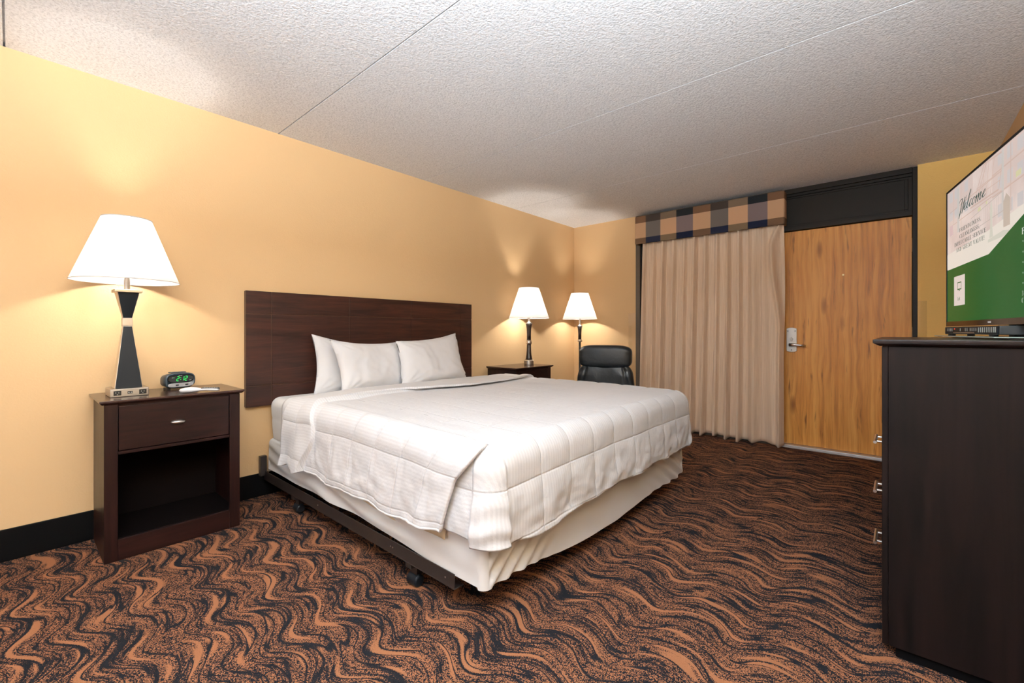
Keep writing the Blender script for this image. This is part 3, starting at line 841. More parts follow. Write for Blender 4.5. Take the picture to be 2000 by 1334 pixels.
# near lamp, hourglass body on a power base
l1 = thing('table_lamp', 'hourglass black and silver table lamp on the near nightstand', 'lamp', (.215, -4.458, .7655))
b = MB().box(-.083, .083, -.074, .074, 0, .040).build('base', M['nickel'], l1, bevel=.003)
for y in (-.047, .050):
    s = MB().box(.0825, .0845, y - .0145, y + .0145, .0085, .031).build('power_outlet', M['socket'], b, bevel=.001)
    MB().box(.0840, .0848, y - .007, y - .005, .019, .026).box(.0840, .0848, y + .004, y + .006, .019, .026).box(.0840, .0848, y - .002, y + .002, .0115, .015).build('slot', M['keys'], s)
s = MB().box(.0825, .0845, -.009, .011, .014, .026).build('usb_port', M['socket'], b, bevel=.001)
MB().box(.0840, .0848, -.007, -.001, .017, .023).box(.0840, .0848, .003, .009, .017, .023).build('slot', M['keys'], s)
def sq(r): return [(-r, -r), (r, -r), (r, r), (-r, r)]
def frus(mb, r0, z0, r1, z1):
    mb.hexa([(x, y, z0) for x, y in sq(r0)], [(x, y, z1) for x, y in sq(r1)])
q = MB(); frus(q, .054, .040, .0175, .352); q.box(-.020, .020, -.020, .020, .352, .392); frus(q, .0175, .392, .044, .522); q.box(-.054, .054, -.054, .054, .522, .536)
q.build('body', M['silver'], l1, bevel=.0015)
def panels(mb, r0, z0, r1, z1, k=.9):
    for s in range(4):
        ca, sa = [(1, 0), (0, 1), (-1, 0), (0, -1)][s]
        def pt(r, z, t, off): return (ca * (r + off) - sa * t, sa * (r + off) + ca * t, z)
        b0, b1 = r0 * k, r1 * k
        mb.hexa([pt(r0, z0, -b0, -.003), pt(r0, z0, -b0, .0016), pt(r0, z0, b0, .0016), pt(r0, z0, b0, -.003)],
                [pt(r1, z1, -b1, -.003), pt(r1, z1, -b1, .0016), pt(r1, z1, b1, .0016), pt(r1, z1, b1, -.003)])
# black inlays on front and back only; the sides stay silver
q = MB()
for r0, z0, r1, z1 in ((.054, .041, .0180, .350), (.0180, .394, .0435, .521)):
    for sg in (1, -1):
        q.hexa([(sg * (r0 - .003), -r0 * .96, z0), (sg * (r0 + .0018), -r0 * .96, z0), (sg * (r0 + .0018), r0 * .96, z0), (sg * (r0 - .003), r0 * .96, z0)],
               [(sg * (r1 - .003), -r1 * .93, z1), (sg * (r1 + .0018), -r1 * .93, z1), (sg * (r1 + .0018), r1 * .93, z1), (sg * (r1 - .003), r1 * .93, z1)])
q.build('inlay', M['black'], l1)
MB().lathe([(.012, .536), (.012, .585), (.009, .60)], n=20).build('neck', M['silver'], l1, smooth=False)
shade(l1, .580, .898, .215, .100)
bulb(l1, .715, LP * 1.1, .598)
# far table lamp, turned body
def turned(label, loc, name, cat='lamp'):
    return thing(name, label, cat, loc)
l2 = turned('slim turned brown and nickel table lamp on the far nightstand', (.205, -1.185, .7352), 'table_lamp')
MB().lathe([(.050, 0), (.052, .004), (.052, .044), (.046, .052), (.036, .056)], n=36).build('base', M['nickel'], l2, bevel=.001)
MB().lathe([(.037, .054), (.034, .075), (.028, .11), (.0245, .16), (.0235, .218)], n=28).build('body', M['espresso'], l2, smooth=True)
MB().lathe([(.022, .216), (.028, .222), (.032, .234), (.032, .246), (.028, .258), (.022, .264)], n=28).build('ring', M['silver'], l2, smooth=True)
MB().lathe([(.0225, .262), (.0225, .32), (.025, .38), (.030, .42), (.036, .440)], n=28).build('body', M['espresso'], l2, smooth=True)
MB().lathe([(.037, .438), (.036, .444), (.024, .452), (.013, .462), (.011, .500), (.011, .52)], n=24).build('neck', M['silver'], l2, smooth=True)
shade(l2, .498, .820, .215, .107)
bulb(l2, .640, LP * 1.35, .515)
# floor lamp in the corner
l3 = turned('slim black floor lamp with a white shade in the room corner', (.262, -.275, 0), 'floor_lamp')
MB().lathe([(.135, 0), (.138, .006), (.132, .018), (.05, .026), (.018, .04)], n=40).build('base', M['blackm'], l3, smooth=False, bevel=.002)
MB().lathe([(.0125, .03), (.0125, .97)], n=20).build('pole', M['blackm'], l3, smooth=False)
MB().lathe([(.014, .962), (.026, .968), (.030, .978), (.026, .990), (.018, .996)], n=28).build('ring', M['silver'], l3, smooth=True)
MB().lathe([(.0195, .994), (.0195, 1.06), (.024, 1.12), (.031, 1.155)], n=28).build('body', M['espresso'], l3, smooth=True)
MB().lathe([(.033, 1.153), (.032, 1.158), (.020, 1.166), (.011, 1.175), (.011, 1.24), (.011, 1.25)], n=24).build('neck', M['silver'], l3, smooth=True)
shade(l3, 1.243, 1.555, .208, .104)
bulb(l3, 1.375, LP * 1.25, 1.245)

# ------------------------------------------------------------------ text helpers
FLAT = {}
def textmesh(txt, size, mat, parent, mtx, name='lettering', sx=1.0):
    cu = bpy.data.curves.new('txt', 'FONT'); cu.body = txt; cu.size = size; cu.align_x = 'CENTER'; cu.align_y = 'CENTER'; cu.extrude = .0002
    ob = bpy.data.objects.new('txt', cu); COL.objects.link(ob)
    bpy.context.view_layer.update()
    me = bpy.data.meshes.new_from_object(ob); bpy.data.objects.remove(ob)
    for v in me.vertices: v.co.x *= sx; v.co = mtx(v.co)
    me.materials.clear()
    return link(name, me, mat, parent)

# serif stroke letters drawn in a 1-high box: list of (x0,y0,x1,y1,weight)
TK, TN = .15, .055
G = {
 'F': (.55, [(.14, 0, .14, 1, TK), (.0, .97, .52, .97, TN), (.14, .52, .42, .52, TN), (.0, .03, .3, .03, TN), (.5, .97, .5, .78, TN), (.42, .62, .42, .42, TN)]),
 'R': (.66, [(.14, 0, .14, 1, TK), (0, .97, .36, .97, TN), (.36, .97, .5, .85, TN), (.5, .87, .5, .63, TK * .8), (.5, .65, .36, .5, TN), (.14, .5, .38, .5, TN), (.32, .5, .58, .03, TK * .8), (0, .03, .28, .03, TN), (.5, .03, .66, .03, TN)]),
 'I': (.28, [(.14, 0, .14, 1, TK), (0, .97, .28, .97, TN), (0, .03, .28, .03, TN)]),
 'E': (.56, [(.14, 0, .14, 1, TK), (0, .97, .52, .97, TN), (.14, .52, .4, .52, TN), (0, .03, .54, .03, TN), (.5, .97, .5, .78, TN), (.4, .62, .4, .42, TN), (.53, .03, .53, .24, TN)]),
 'N': (.68, [(.12, 0, .12, 1, TN), (0, .97, .16, .97, TN), (.12, 1, .56, 0, TK), (.56, 0, .56, 1, TN), (.46, .97, .68, .97, TN), (0, .03, .24, .03, TN)]),
 'D': (.64, [(.14, 0, .14, 1, TK), (0, .97, .34, .97, TN), (.34, .97, .52, .8, TN * 1.5), (.54, .82, .54, .2, TK), (.52, .2, .34, .03, TN * 1.5), (0, .03, .34, .03, TN)]),
 'L': (.52, [(.14, 0, .14, 1, TK), (0, .97, .28, .97, TN), (0, .03, .5, .03, TN), (.5, .03, .5, .26, TN)]),
 'S': (.5, [(.44, .97, .44, .72, TN), (.44, .9, .24, .98, TN), (.24, .98, .08, .84, TN * 1.4), (.08, .84, .1, .62, TK * .7), (.1, .62, .42, .38, TK), (.42, .38, .44, .16, TK * .7), (.44, .16, .24, .02, TN * 1.4), (.24, .02, .05, .1, TN), (.04, .02, .04, .3, TN)]),
 'C': (.6, [(.54, .98, .54, .72, TN), (.54, .86, .36, .98, TN), (.36, .98, .18, .86, TN * 1.3), (.12, .84, .12, .16, TK), (.14, .14, .34, .02, TN * 1.3), (.34, .02, .56, .18, TN)]),
 'A': (.66, [(.10, .03, .33, 1, TN), (.33, 1, .56, .03, TK), (.18, .36, .48, .36, TN), (0, .03, .22, .03, TN), (.42, .03, .66, .03, TN)]),
 'M': (.84, [(.12, 0, .12, 1, TN), (.12, 1, .40, .05, TK), (.40, .05, .68, 1, TN), (.70, 0, .70, 1, TK), (0, .97, .14, .97, TN), (.68, .97, .84, .97, TN), (0, .03, .24, .03, TN), (.58, .03, .84, .03, TN)]),
 'P': (.56, [(.14, 0, .14, 1, TK), (0, .97, .34, .97, TN), (.34, .97, .5, .85, TN), (.5, .87, .5, .6, TK * .8), (.5, .62, .34, .47, TN), (.14, .47, .34, .47, TN), (0, .03, .28, .03, TN)]),
 'B': (.58, [(.14, 0, .14, 1, TK), (0, .97, .34, .97, TN), (.34, .97, .46, .84, TN), (.47, .86, .47, .66, TK * .7), (.46, .66, .34, .53, TN), (.14, .53, .36, .53, TN), (.36, .53, .52, .4, TN), (.52, .42, .52, .16, TK * .8), (.52, .16, .36, .03, TN), (0, .03, .36, .03, TN)]),
 'V': (.64, [(.10, .97, .33, 0, TK), (.33, 0, .54, .97, TN), (0, .97, .24, .97, TN), (.42, .97, .64, .97, TN)]),
 'G': (.64, [(.52, .98, .52, .74, TN), (.52, .88, .36, .98, TN), (.36, .98, .18, .86, TN * 1.3), (.12, .84, .12, .16, TK), (.14, .14, .34, .02, TN * 1.3), (.34, .02, .5, .1, TN), (.52, 0, .52, .42, TK), (.4, .42, .64, .42, TN)]),
 'T': (.6, [(.3, 0, .3, 1, TK), (0, .97, .6, .97, TN), (.03, .97, .03, .74, TN), (.57, .97, .57, .74, TN), (.16, .03, .44, .03, TN)]),
 'U': (.66, [(.13, 1, .13, .2, TK), (.13, .2, .3, .03, TN * 1.4), (.3, .03, .48, .14, TN * 1.4), (.55, .14, .55, 1, TN), (0, .97, .26, .97, TN), (.44, .97, .66, .97, TN)]),
 ',': (.2, [(.08, .1, .08, 0, .14), (.1, .06, .04, -.16, TN)]), '!': (.22, [(.11, 1, .11, .32, TK * .8), (.11, .1, .11, 0, .15)]),
 '3': (.5, [(.06, .84, .2, .98, TN), (.2, .98, .4, .86, TN * 1.3), (.42, .84, .3, .55, TK * .7), (.2, .53, .4, .42, TN), (.43, .42, .43, .14, TK * .8), (.4, .12, .2, .02, TN), (.2, .02, .04, .14, TN)]),
 ' ': (.30, []), '.': (.2, [(.08, .1, .08, 0, .14)])}
def stroke_text(mb, txt, s_l, z_b, h, width, pt):
    adv = .13; tot = sum(G[c][0] + adv for c in txt) - adv
    k = width / tot; x = s_l
    for c in txt:
        w, st = G[c]
        for (x0, y0, x1, y1, t) in st:
            a = Vector((x + x0 * k, z_b + y0 * h)); b = Vector((x + x1 * k, z_b + y1 * h)); d = b - a
            if abs(d.x) < 1e-6 or abs(d.y) > abs(d.x) * .6:   # mostly vertical: weight measured across
                o_ = Vector((t * k * .5, 0))
            else: o_ = Vector((0, t * h * .5))
            mb.face([mb.v(pt(*(a - o_))), mb.v(pt(*(a + o_))), mb.v(pt(*(b + o_))), mb.v(pt(*(b - o_)))])
        x += (w + adv) * k

# ------------------------------------------------------------------ alarm clock
ck = thing('alarm_clock', 'small rounded dark alarm clock showing green digits 2:12', 'clock', (.142, -4.222, .7655), .22)
ck.scale = (1, .90, 1.10)
def clk(x, sy, z0, z1, n=28, e=3.2):
    zc, hz = (z0 + z1) / 2, (z1 - z0) / 2; r = []
    for i in range(n):
        a = 2 * pi * i / n; c, s = cos(a), sin(a)
        r.append((x, sy * abs(c) ** (2 / e) * (1 if c > 0 else -1), zc + hz * abs(s) ** (2 / e) * (1 if s > 0 else -1)))
    return r
def loft(mb, rings, cap=True):
    vs = [[mb.v(p) for p in r] for r in rings]; n = len(vs[0])
    for a, b in zip(vs, vs[1:]):
        for i in range(n): mb.face([a[i], a[(i + 1) % n], b[(i + 1) % n], b[i]])
    if cap: mb.face(vs[0][::-1]); mb.face(vs[-1])
q = MB(); loft(q, [clk(-.072, .066, .016, .070), clk(-.066, .074, .010, .077), clk(-.02, .082, .007, .083), clk(.004, .083, .006, .084), clk(.012, .080, .009, .081), clk(.012, .074, .014, .076), clk(.008, .072, .016, .074)])
q.build('case', M['slate'], ck, smooth=True)
q = MB(); loft(q, [clk(.004, .071, .034, .074), clk(.0135, .0705, .0345, .0735), clk(.0145, .066, .037, .071)]); q.build('display', M['blackglass'], ck, bevel=0, smooth=False)
q = MB(); loft(q, [clk(.004, .070, .012, .033), clk(.0140, .0695, .0122, .0328), clk(.0155, .066, .0135, .0315)]); q.build('lower_panel', M['ltgrey'], ck)
for y in (-.022, .030): MB().box(.0148, .0166, y - .008, y + .008, .019, .026).build('label_plate', M['blackm'], ck)
for y in (-.0535, .0535): MB().box(-.055, -.01, y - .0085, y + .0085, 0, .010).build('foot', M['blackm'], ck)
MB().box(-.050, -.008, -.040, .040, .082, .0875).build('snooze_bar', M['slate'], ck, bevel=.003)
SEG = {'a': (-1, 1, 1, 1), 'b': (1, 1, 1, 0), 'c': (1, 0, 1, -1), 'd': (-1, -1, 1, -1), 'e': (-1, 0, -1, -1), 'f': (-1, 1, -1, 0), 'g': (-1, 0, 1, 0)}
q = MB()
def seg(cy, segs):
    hw_, hh = .0058, .0105; zc = .0545
    for s in segs:
        a, b, c, d = SEG[s]; sl = .0016
        y0, z0, y1, z1 = cy + a * hw_ + b * sl, zc + b * hh, cy + c * hw_ + d * sl, zc + d * hh
        if z0 == z1: q.box(.0146, .0150, min(y0, y1) + .0012, max(y0, y1) - .0012, z0 - .0011, z0 + .0011)
        else: q.hexa([(.0146, y1 - .0012, z1 + .001), (.0150, y1 - .0012, z1 + .001), (.0150, y1 + .0012, z1 + .001), (.0146, y1 + .0012, z1 + .001)],
                     [(.0146, y0 - .0012, z0 - .001), (.0150, y0 - .0012, z0 - .001), (.0150, y0 + .0012, z0 - .001), (.0146, y0 + .0012, z0 - .001)])
seg(-.018, 'abged'); seg(.009, 'bc'); seg(.027, 'abged')
for z in (.0500, .0595): q.box(.0146, .0150, -.0042, -.0016, z - .0013, z + .0013)
q.box(.0146, .0150, -.0395, -.0370, .0600, .0622)
q.build('digits', M['green'], ck)
textmesh('SHARP', .0065, M['ledwhite'], ck, lambda c: Vector((.0149 + c.z * .3, c.x - .004, c.y + .0700)), 'maker_lettering')
for y0_, y1_, z_ in ((-.051, -.0425, .061), (.046, .056, .044)): MB().box(.0146, .0150, y0_, y1_, z_ - .0006, z_ + .0006).build('indicator_mark', M['ledwhite'], ck)

# ------------------------------------------------------------------ remote control
rc = thing('remote_control', 'white bulb-ended remote control with dark keys in front of the alarm clock', 'remote', (.375, -4.185, .7655), 1.18)
q = MB()
sec = [(-.088, .004, .010, .016), (-.082, .016, .003, .022), (-.065, .024, .000, .027), (-.040, .027, .000, .029), (-.015, .022, .001, .026), (.005, .016, .006, .022), (.030, .017, .007, .021), (.060, .018, .004, .020), (.080, .017, .002, .017), (.090, .010, .004, .013)]
rings = []
for x, hy, z0, z1 in sec:
    r = []
    for i in range(20):
        a = 2 * pi * i / 20; r.append((x, hy * cos(a), (z0 + z1) / 2 + (z1 - z0) / 2 * sin(a)))
    rings.append(r)
loft(q, rings); q.build('body', M['white'], rc, smooth=True)
q = MB(); q.hexa([(.008, -.013, .017), (.092, -.012, .012), (.092, .012, .012), (.008, .013, .017)], [(.008, -.012, .024), (.090, -.011, .0195), (.090, .011, .0195), (.008, .012, .024)])
kp = q.build('keypad', M['blackm'], rc, bevel=.003)
q = MB()
for i in range(6):
    for j in range(3): q.box(.020 + i * .011, .027 + i * .011, -.009 + j * .0065, -.0045 + j * .0065, .019, .0245 - i * .0008)
q.build('keys', M['keys'], kp)

# ------------------------------------------------------------------ office chair
oc = thing('office_chair', 'black leather office chair with padded headrest behind the bed', 'chair', (.935, -.86, 0), .34)
def cushion(mb, w, d, h, c, e=3.2, n=28, m=18, fn=None):
    """rounded block (superellipsoid) centred at c"""
    def f(u, v):
        a = 2 * pi * u; b = pi * (v - .5)
        sp_ = lambda t, p: abs(t) ** p * (1 if t >= 0 else -1)
        x = w / 2 * sp_(cos(b), 2 / e) * sp_(cos(a), 2 / e); y = d / 2 * sp_(cos(b), 2 / e) * sp_(sin(a), 2 / e); z = h / 2 * sp_(sin(b), 2 / e)
        p = Vector((x, y, z))
        if fn: p = fn(p)
        return p + Vector(c)
    mb.grid(f, n * 2, m * 2, closed=True)
def wrinkle(p):
    e = max(0, abs(p.x) / .27 - .55)
    p = p + Vector((0, -1, 0)) * (.008 * e * sin(p.z * 130 + 4 * N(p.x * 8, p.z * 8, 0)) + .004 * N(p.x * 9, p.z * 9, 5))
    return p
q = MB(); cushion(q, .535, .15, .235, (0, .02, .835), 4.2, fn=wrinkle); q.build('headrest', M['leather'], oc, smooth=True)
def backf(p):
    t = (p.z + .16) / .32
    p = Vector((p.x * (1.16 - .12 * t), p.y, p.z))
    g = -.014 * exp(-((p.x) / .012) ** 2)                      # centre seam
    for s in (-1, 1): g -= .010 * exp(-((p.x - s * (.24 - .25 * max(0, (p.z + .05)))) / .012) ** 2)
    g += .005 * sin(p.z * 60 + 14 * abs(p.x)) * smooth01((abs(p.x) - .12) / .1) + .004 * N(p.x * 10, p.z * 10, 3)
    return p + Vector((0, -g, 0))
q = MB(); cushion(q, .525, .13, .43, (0, .02, .560), 4.2, n=44, m=26, fn=backf); q.build('backrest', M['leather'], oc, smooth=True)
q = MB(); cushion(q, .54, .52, .13, (0, -.24, .40), 3.6); q.build('seat', M['leather'], oc, smooth=True)
q = MB(); q.box(-.035, .035, .060, .078, .33, .60); q.box(-.035, .035, -.16, .078, .318, .335); q.build('back_bracket', M['steel'], oc, bevel=.004)
MB().lathe([(.025, .09), (.025, .20), (.015, .205), (.015, .345)], cy=-.2, n=20).build('gas_column', M['blackm'], oc)
q = MB()
for k in range(5):
    a = 2 * pi * k / 5 + .3; q.tube([(0, -.2, .105), (.16 * cos(a), -.2 + .16 * sin(a), .095), (.29 * cos(a), -.2 + .29 * sin(a), .070)], [.026, .020, .014], 10)
q.build('star_base', M['blackm'], oc, smooth=True)
for k in range(5):
    a = 2 * pi * k / 5 + .3; cx_, cy_ = .29 * cos(a), -.2 + .29 * sin(a)
    MB().tube([(cx_ - .02 * sin(a), cy_ + .02 * cos(a), .028), (cx_ + .02 * sin(a), cy_ - .02 * cos(a), .028)], .0275, 14).tube([(cx_, cy_, .03), (cx_, cy_, .072)], .006, 8).build('caster', M['blackm'], oc)

# ------------------------------------------------------------------ chest of drawers
CX0, CX1, CY0, CY1, CZ = 3.143, 3.732, -2.905, -1.925, 1.062
cd = thing('chest_of_drawers', 'tall espresso chest of drawers against the right wall under the television', 'chest', ((CX0 + CX1) / 2, (CY0 + CY1) / 2, 0))
o = tuple(cd.location)
q = MB(o); q.hexa([(CX0 - .006, CY0 - .006, CZ - .022), (CX1, CY0 - .006, CZ - .022), (CX1, CY1 + .006, CZ - .022), (CX0 - .006, CY1 + .006, CZ - .022)],
                  [(CX0 - .024, CY0 - .020, CZ - .012), (CX1, CY0 - .020, CZ - .012), (CX1, CY1 + .020, CZ - .012), (CX0 - .024, CY1 + .020, CZ - .012)])
q.box(CX0 - .024, CX1, CY0 - .020, CY1 + .020, CZ - .012, CZ); q.build('top', M['chest_top'], cd, bevel=.002)
MB(o).box(CX0 + .016, CX1, CY0, CY0 + .02, .035, CZ - .022).build('side_panel', M['chest'], cd, bevel=.0015)
MB(o).box(CX0 + .016, CX1, CY1 - .02, CY1, .035, CZ - .022).build('side_panel', M['chest'], cd, bevel=.0015)
MB(o).box(CX0, CX0 + .0155, CY0, CY0 + .05, .035, CZ - .022).build('front_stile', M['chest'], cd, bevel=.0015)
MB(o).box(CX0, CX0 + .0155, CY1 - .05, CY1, .035, CZ - .022).build('front_stile', M['chest'], cd, bevel=.0015)
MB(o).box(CX1 - .012, CX1, CY0 + .02, CY1 - .02, .035, CZ - .022).build('back_panel', M['inside'], cd)
MB(o).box(CX0 + .03, CX1 - .012, CY0 + .02, CY1 - .02, .05, .07).build('bottom_panel', M['inside'], cd)
MB(o).box(CX0 + .035, CX1 - .01, CY0 + .012, CY1 - .012, 0, .035).build('plinth', M['base'], cd)
MB(o).box(CX0 - .002, CX0 + .0155, CY0 + .053, CY1 - .053, .77, CZ - .026).build('drawer', M['chest'], cd, bevel=.002)
for zc in (.632, .429, .217):
    d = MB(o).box(CX0 - .002, CX0 + .0155, CY0 + .053, CY1 - .053, zc - .098, zc + .098).build('drawer', M['chest'], cd, bevel=.002)
    h = MB(o); yc = (CY0 + CY1) / 2; zz = zc
    h.tube([(CX0 - .032, yc - .078, zz), (CX0 - .032, yc + .078, zz)], .0062, 12)
    for s in (-.05, .05): h.tube([(CX0 - .032, yc + s, zz), (CX0 - .001, yc + s, zz)], .0045, 10)
    h.build('bar_handle', M['silver'], d, smooth=False)

# ------------------------------------------------------------------ television
TA = math.radians(9.4)
P0 = Vector((3.364, -1.956, 0)); DV = Vector((sin(TA), -cos(TA), 0)); NV = Vector((-cos(TA), -sin(TA), 0))
SC = .515                                           # centre along the screen
tvo = P0 + DV * SC; tvo.z = CZ
tv = thing('television', 'flat television on the dark chest showing a green Welcome screen', 'television', tuple(tvo), 0)
o = tuple(tvo)
def tp(s, z, off=0.0):          # point on the screen plane, off > 0 towards the viewer
    p = P0 + DV * s + NV * off; return Vector((p.x, p.y, z))
def tbox(mb, s0, s1, z0, z1, f0, f1, mi=0):
    mb.hexa([tp(s0, z0, f0), tp(s1, z0, f0), tp(s1, z0, f1), tp(s0, z0, f1)], [tp(s0, z1, f0), tp(s1, z1, f0), tp(s1, z1, f1), tp(s0, z1, f1)], mi)
S0, S1, Z0, Z1 = -.045, 1.075, 1.113, 1.748
q = MB(o); tbox(q, S0 + .01, S1 - .01, Z0 + .01, Z1 - .01, -.045, -.004); tbox(q, S0 + .25, S1 - .25, Z0 + .02, Z1 - .25, -.075, -.045)
q.build('housing', M['blackm'], tv, bevel=.004)
q = MB(o); bz = .009
tbox(q, S0, S0 + bz, Z0, Z1, -.012, .003); tbox(q, S1 - bz, S1, Z0, Z1, -.012, .003); tbox(q, S0 + bz, S1 - bz, Z1 - bz, Z1, -.012, .003)
q.build('bezel', M['black'], tv, bevel=.001)
q = MB(o); tbox(q, S0 + bz, S1 - bz, Z0, Z0 + .022, -.012, .003)
lb = q.build('lower_bezel', plain('gloss_brown_black_bezel', (.018, .012, .010, 1), .08, vary=.05), tv)
# screen picture colours (an emitting display)
def mat_screen():
    t = NT('screen_picture'); v = t.n('ShaderNodeTexCoord').outputs['UV']
    n = t.noise(t.coord('UV', scale=(6, 3, 1)), 1, 3); c = t.ramp(n, [(.35, srgb(205, 184, 176)), (.65, srgb(224, 208, 200))])
    return t.bsdf((.003, .003, .003, 1), .10, spec=.05, **{'Emission Color': c, 'Emission Strength': .82})
q = MB(o); q.grid(lambda u, v: tp(S0 + bz + u * (S1 - S0 - 2 * bz), Z0 + .022 + v * (Z1 - Z0 - .022 - bz), .0), 2, 2, uv=lambda a, b: (a, b))
sc = q.build('screen', mat_screen(), tv)
def scr_mat(name, rgb, st=.82): return emit(name, srgb(*rgb), st, .10)
def poly(mb, pts, off):
    mb.face([mb.v(tp(s, z, off)) for s, z in pts])
ZB = Z0 + .022; ZT = Z1 - bz; SL = S0 + bz; SR = S1 - bz
PIC = MB(o); PICM = []
def picture(name, polys, rgb, off, lines=()):
    PICM.append(scr_mat('screen_' + name, rgb)); mi = len(PICM) - 1
    for (a, b, c, d, w) in lines:
        A = Vector((a, b)); B = Vector((c, d)); n_ = (B - A).normalized(); n_ = Vector((-n_.y, n_.x)) * w / 2
        polys = polys + [[tuple(A - n_), tuple(A + n_), tuple(B + n_), tuple(B - n_)]]
    for pts in polys: PIC.face([PIC.v(tp(s, z, off)) for s, z in pts], mi)
# washed-out street photograph, built as flat areas of the display
picture('facade_tint', [[(SL, 1.60), (SL, ZT), (.30, ZT), (.30, 1.62)], [(.50, 1.58), (.50, ZT), (SR, ZT), (SR, 1.60)]], (208, 188, 180), .0002)
wins = []
for i, s in enumerate((-.005, .07, .20, .55, .63, .71, .82, .93)):
    for z in (1.50, 1.60, 1.685):
        if z < 1.55 and s < .5: continue
        wins.append([(s, z), (s, z + .045), (s + .045, z + .045), (s + .045, z)])
picture('window_tint', wins, (198, 190, 188), .0003)
picture('woodwork_tint', [], (200, 174, 162), .0004, lines=[(.0, 1.64, .60, 1.66, .004), (.0, 1.575, .50, 1.59, .004), (.30, 1.60, .42, 1.735, .006), (.33, 1.60, .45, 1.735, .005), (.42, 1.735, .60, 1.725, .006), (.27, 1.60, .56, 1.60, .006), (.56, 1.60, .60, 1.725, .005),
    (.36, 1.60, .38, 1.66, .004), (.40, 1.60, .42, 1.70, .004), (.44, 1.60, .47, 1.735, .004), (.48, 1.60, .52, 1.73, .004), (.31, 1.63, .57, 1.63, .003), (.34, 1.66, .58, 1.66, .003), (.05, 1.53, .05, 1.73, .005), (.16, 1.53, .16, 1.73, .004),
    (.66, 1.50, .66, 1.735, .006), (.77, 1.50, .77, 1.735, .006), (.88, 1.50, .88, 1.735, .006), (.50, 1.585, 1.0, 1.60, .005), (.50, 1.665, 1.0, 1.68, .005)])
picture('post_tint', [[(.105, 1.53), (.105, 1.735), (.135, 1.735), (.135, 1.53)], [(.585, 1.46), (.585, 1.735), (.603, 1.735), (.603, 1.46)]], (196, 190, 184), .0005)
picture('pavement_tint', [[(SL, 1.38), (SL, 1.45), (.45, 1.47), (.95, 1.52), (SR, 1.52), (SR, 1.44), (.60, 1.42), (.469, 1.381), (.139, 1.378)]], (222, 212, 200), .0005)
picture('railing_tint', [], (186, 172, 164), .0006, lines=[(.28, 1.555, .60, 1.585, .003), (.28, 1.50, .60, 1.515, .003)] + [(.28 + .02 * i, 1.50 + .001 * i, .28 + .02 * i, 1.556 + .0018 * i, .0018) for i in range(17)])
picture('fountain_tint', [[(.475, 1.44), (.485, 1.50), (.478, 1.54), (.492, 1.575), (.505, 1.54), (.500, 1.50), (.508, 1.44)], [(.46, 1.425), (.46, 1.436), (.60, 1.446), (.66, 1.436), (.60, 1.424)]], (202, 198, 184), .0007)
picture('kiosk_tint', [[(.60, 1.455), (.60, 1.545), (.625, 1.570), (.655, 1.548), (.655, 1.455)]], (190, 174, 160), .0007)
picture('flower_tint', [[(.355, 1.565), (.36, 1.58), (.385, 1.582), (.39, 1.567)], [(.70, 1.60), (.70, 1.62), (.74, 1.622), (.74, 1.602)], [(.44, 1.575), (.44, 1.585), (.455, 1.586), (.455, 1.576)]], (206, 200, 160), .0008)
picture('shopfront_tint', [[(.0, 1.53), (.0, 1.575), (.045, 1.578), (.045, 1.532)]], (204, 178, 178), .0008)
picture('green_field', [[(SL, ZB), (SL, 1.377), (.139, 1.378 + .0), (.469, 1.381), (.757, 1.465), (SR, 1.558), (SR, ZB)]] if False else
        [[(SL, ZB), (SL, 1.3765), (.469, 1.381), (SR, 1.558), (SR, ZB)]], (22, 88, 38), .0009)
picture('info_card', [[(.061, 1.205), (.071, 1.336), (.212, 1.336), (.202, 1.205)]] if False else [[(.064, 1.205), (.064, 1.336), (.207, 1.336), (.207, 1.205)]], (214, 200, 192), .0011)
picture('screen_icon', [], (22, 88, 38), .0013, lines=[(.113, 1.306, .161, 1.306, .004), (.113, 1.276, .161, 1.276, .005), (.1135, 1.274, .1135, 1.308, .004), (.1605, 1.274, .1605, 1.308, .004), (.130, 1.270, .145, 1.270, .003)])
PIC.build('screen_picture', PICM, sc, recalc=False)
dk = scr_mat('screen_dark_lettering', (14, 66, 60), .8); wt = scr_mat('screen_white_lettering', (214, 216, 206), .82)
tmat = lambda cs, cz, off: (lambda c: tp(cs + c.x, cz + c.y, off) - tvo)
textmesh('Left', .022, scr_mat('screen_green_lettering', (22, 88, 38)), sc, tmat(.130, 1.234, .0014), 'card_lettering')
m = MB(o)
pt = lambda s, z: tp(s, z, .0013)
stroke_text(m, 'FRIENDLINESS,', .139, 1.5255, .0165, .254, pt)
stroke_text(m, 'CLEANLINESS,', .139, 1.4985, .0165, .238, pt)
stroke_text(m, 'IMPECCABLE SERVICE', .072, 1.4710, .0170, .368, pt)
stroke_text(m, 'AND GREAT VALUE!', .095, 1.4435, .0170, .332, pt)
m.build('slogan_lettering', dk, sc, recalc=False)
m = MB(o); stroke_text(m, 'FREE', .745, 1.403, .021, .10, pt)
m.build('list_lettering', wt, sc, recalc=False)
for z in (1.378, 1.344, 1.310, 1.276, 1.243): m = MB(o); stroke_text(m, '.', .752, z, .05, .006, pt); m.build('bullet_mark', wt, sc, recalc=False)
for ch_, z in (('3', 1.205), ('C', 1.182)): m = MB(o); stroke_text(m, ch_, .745, z, .016, .011, pt); m.build('footer_lettering', wt, sc, recalc=False)
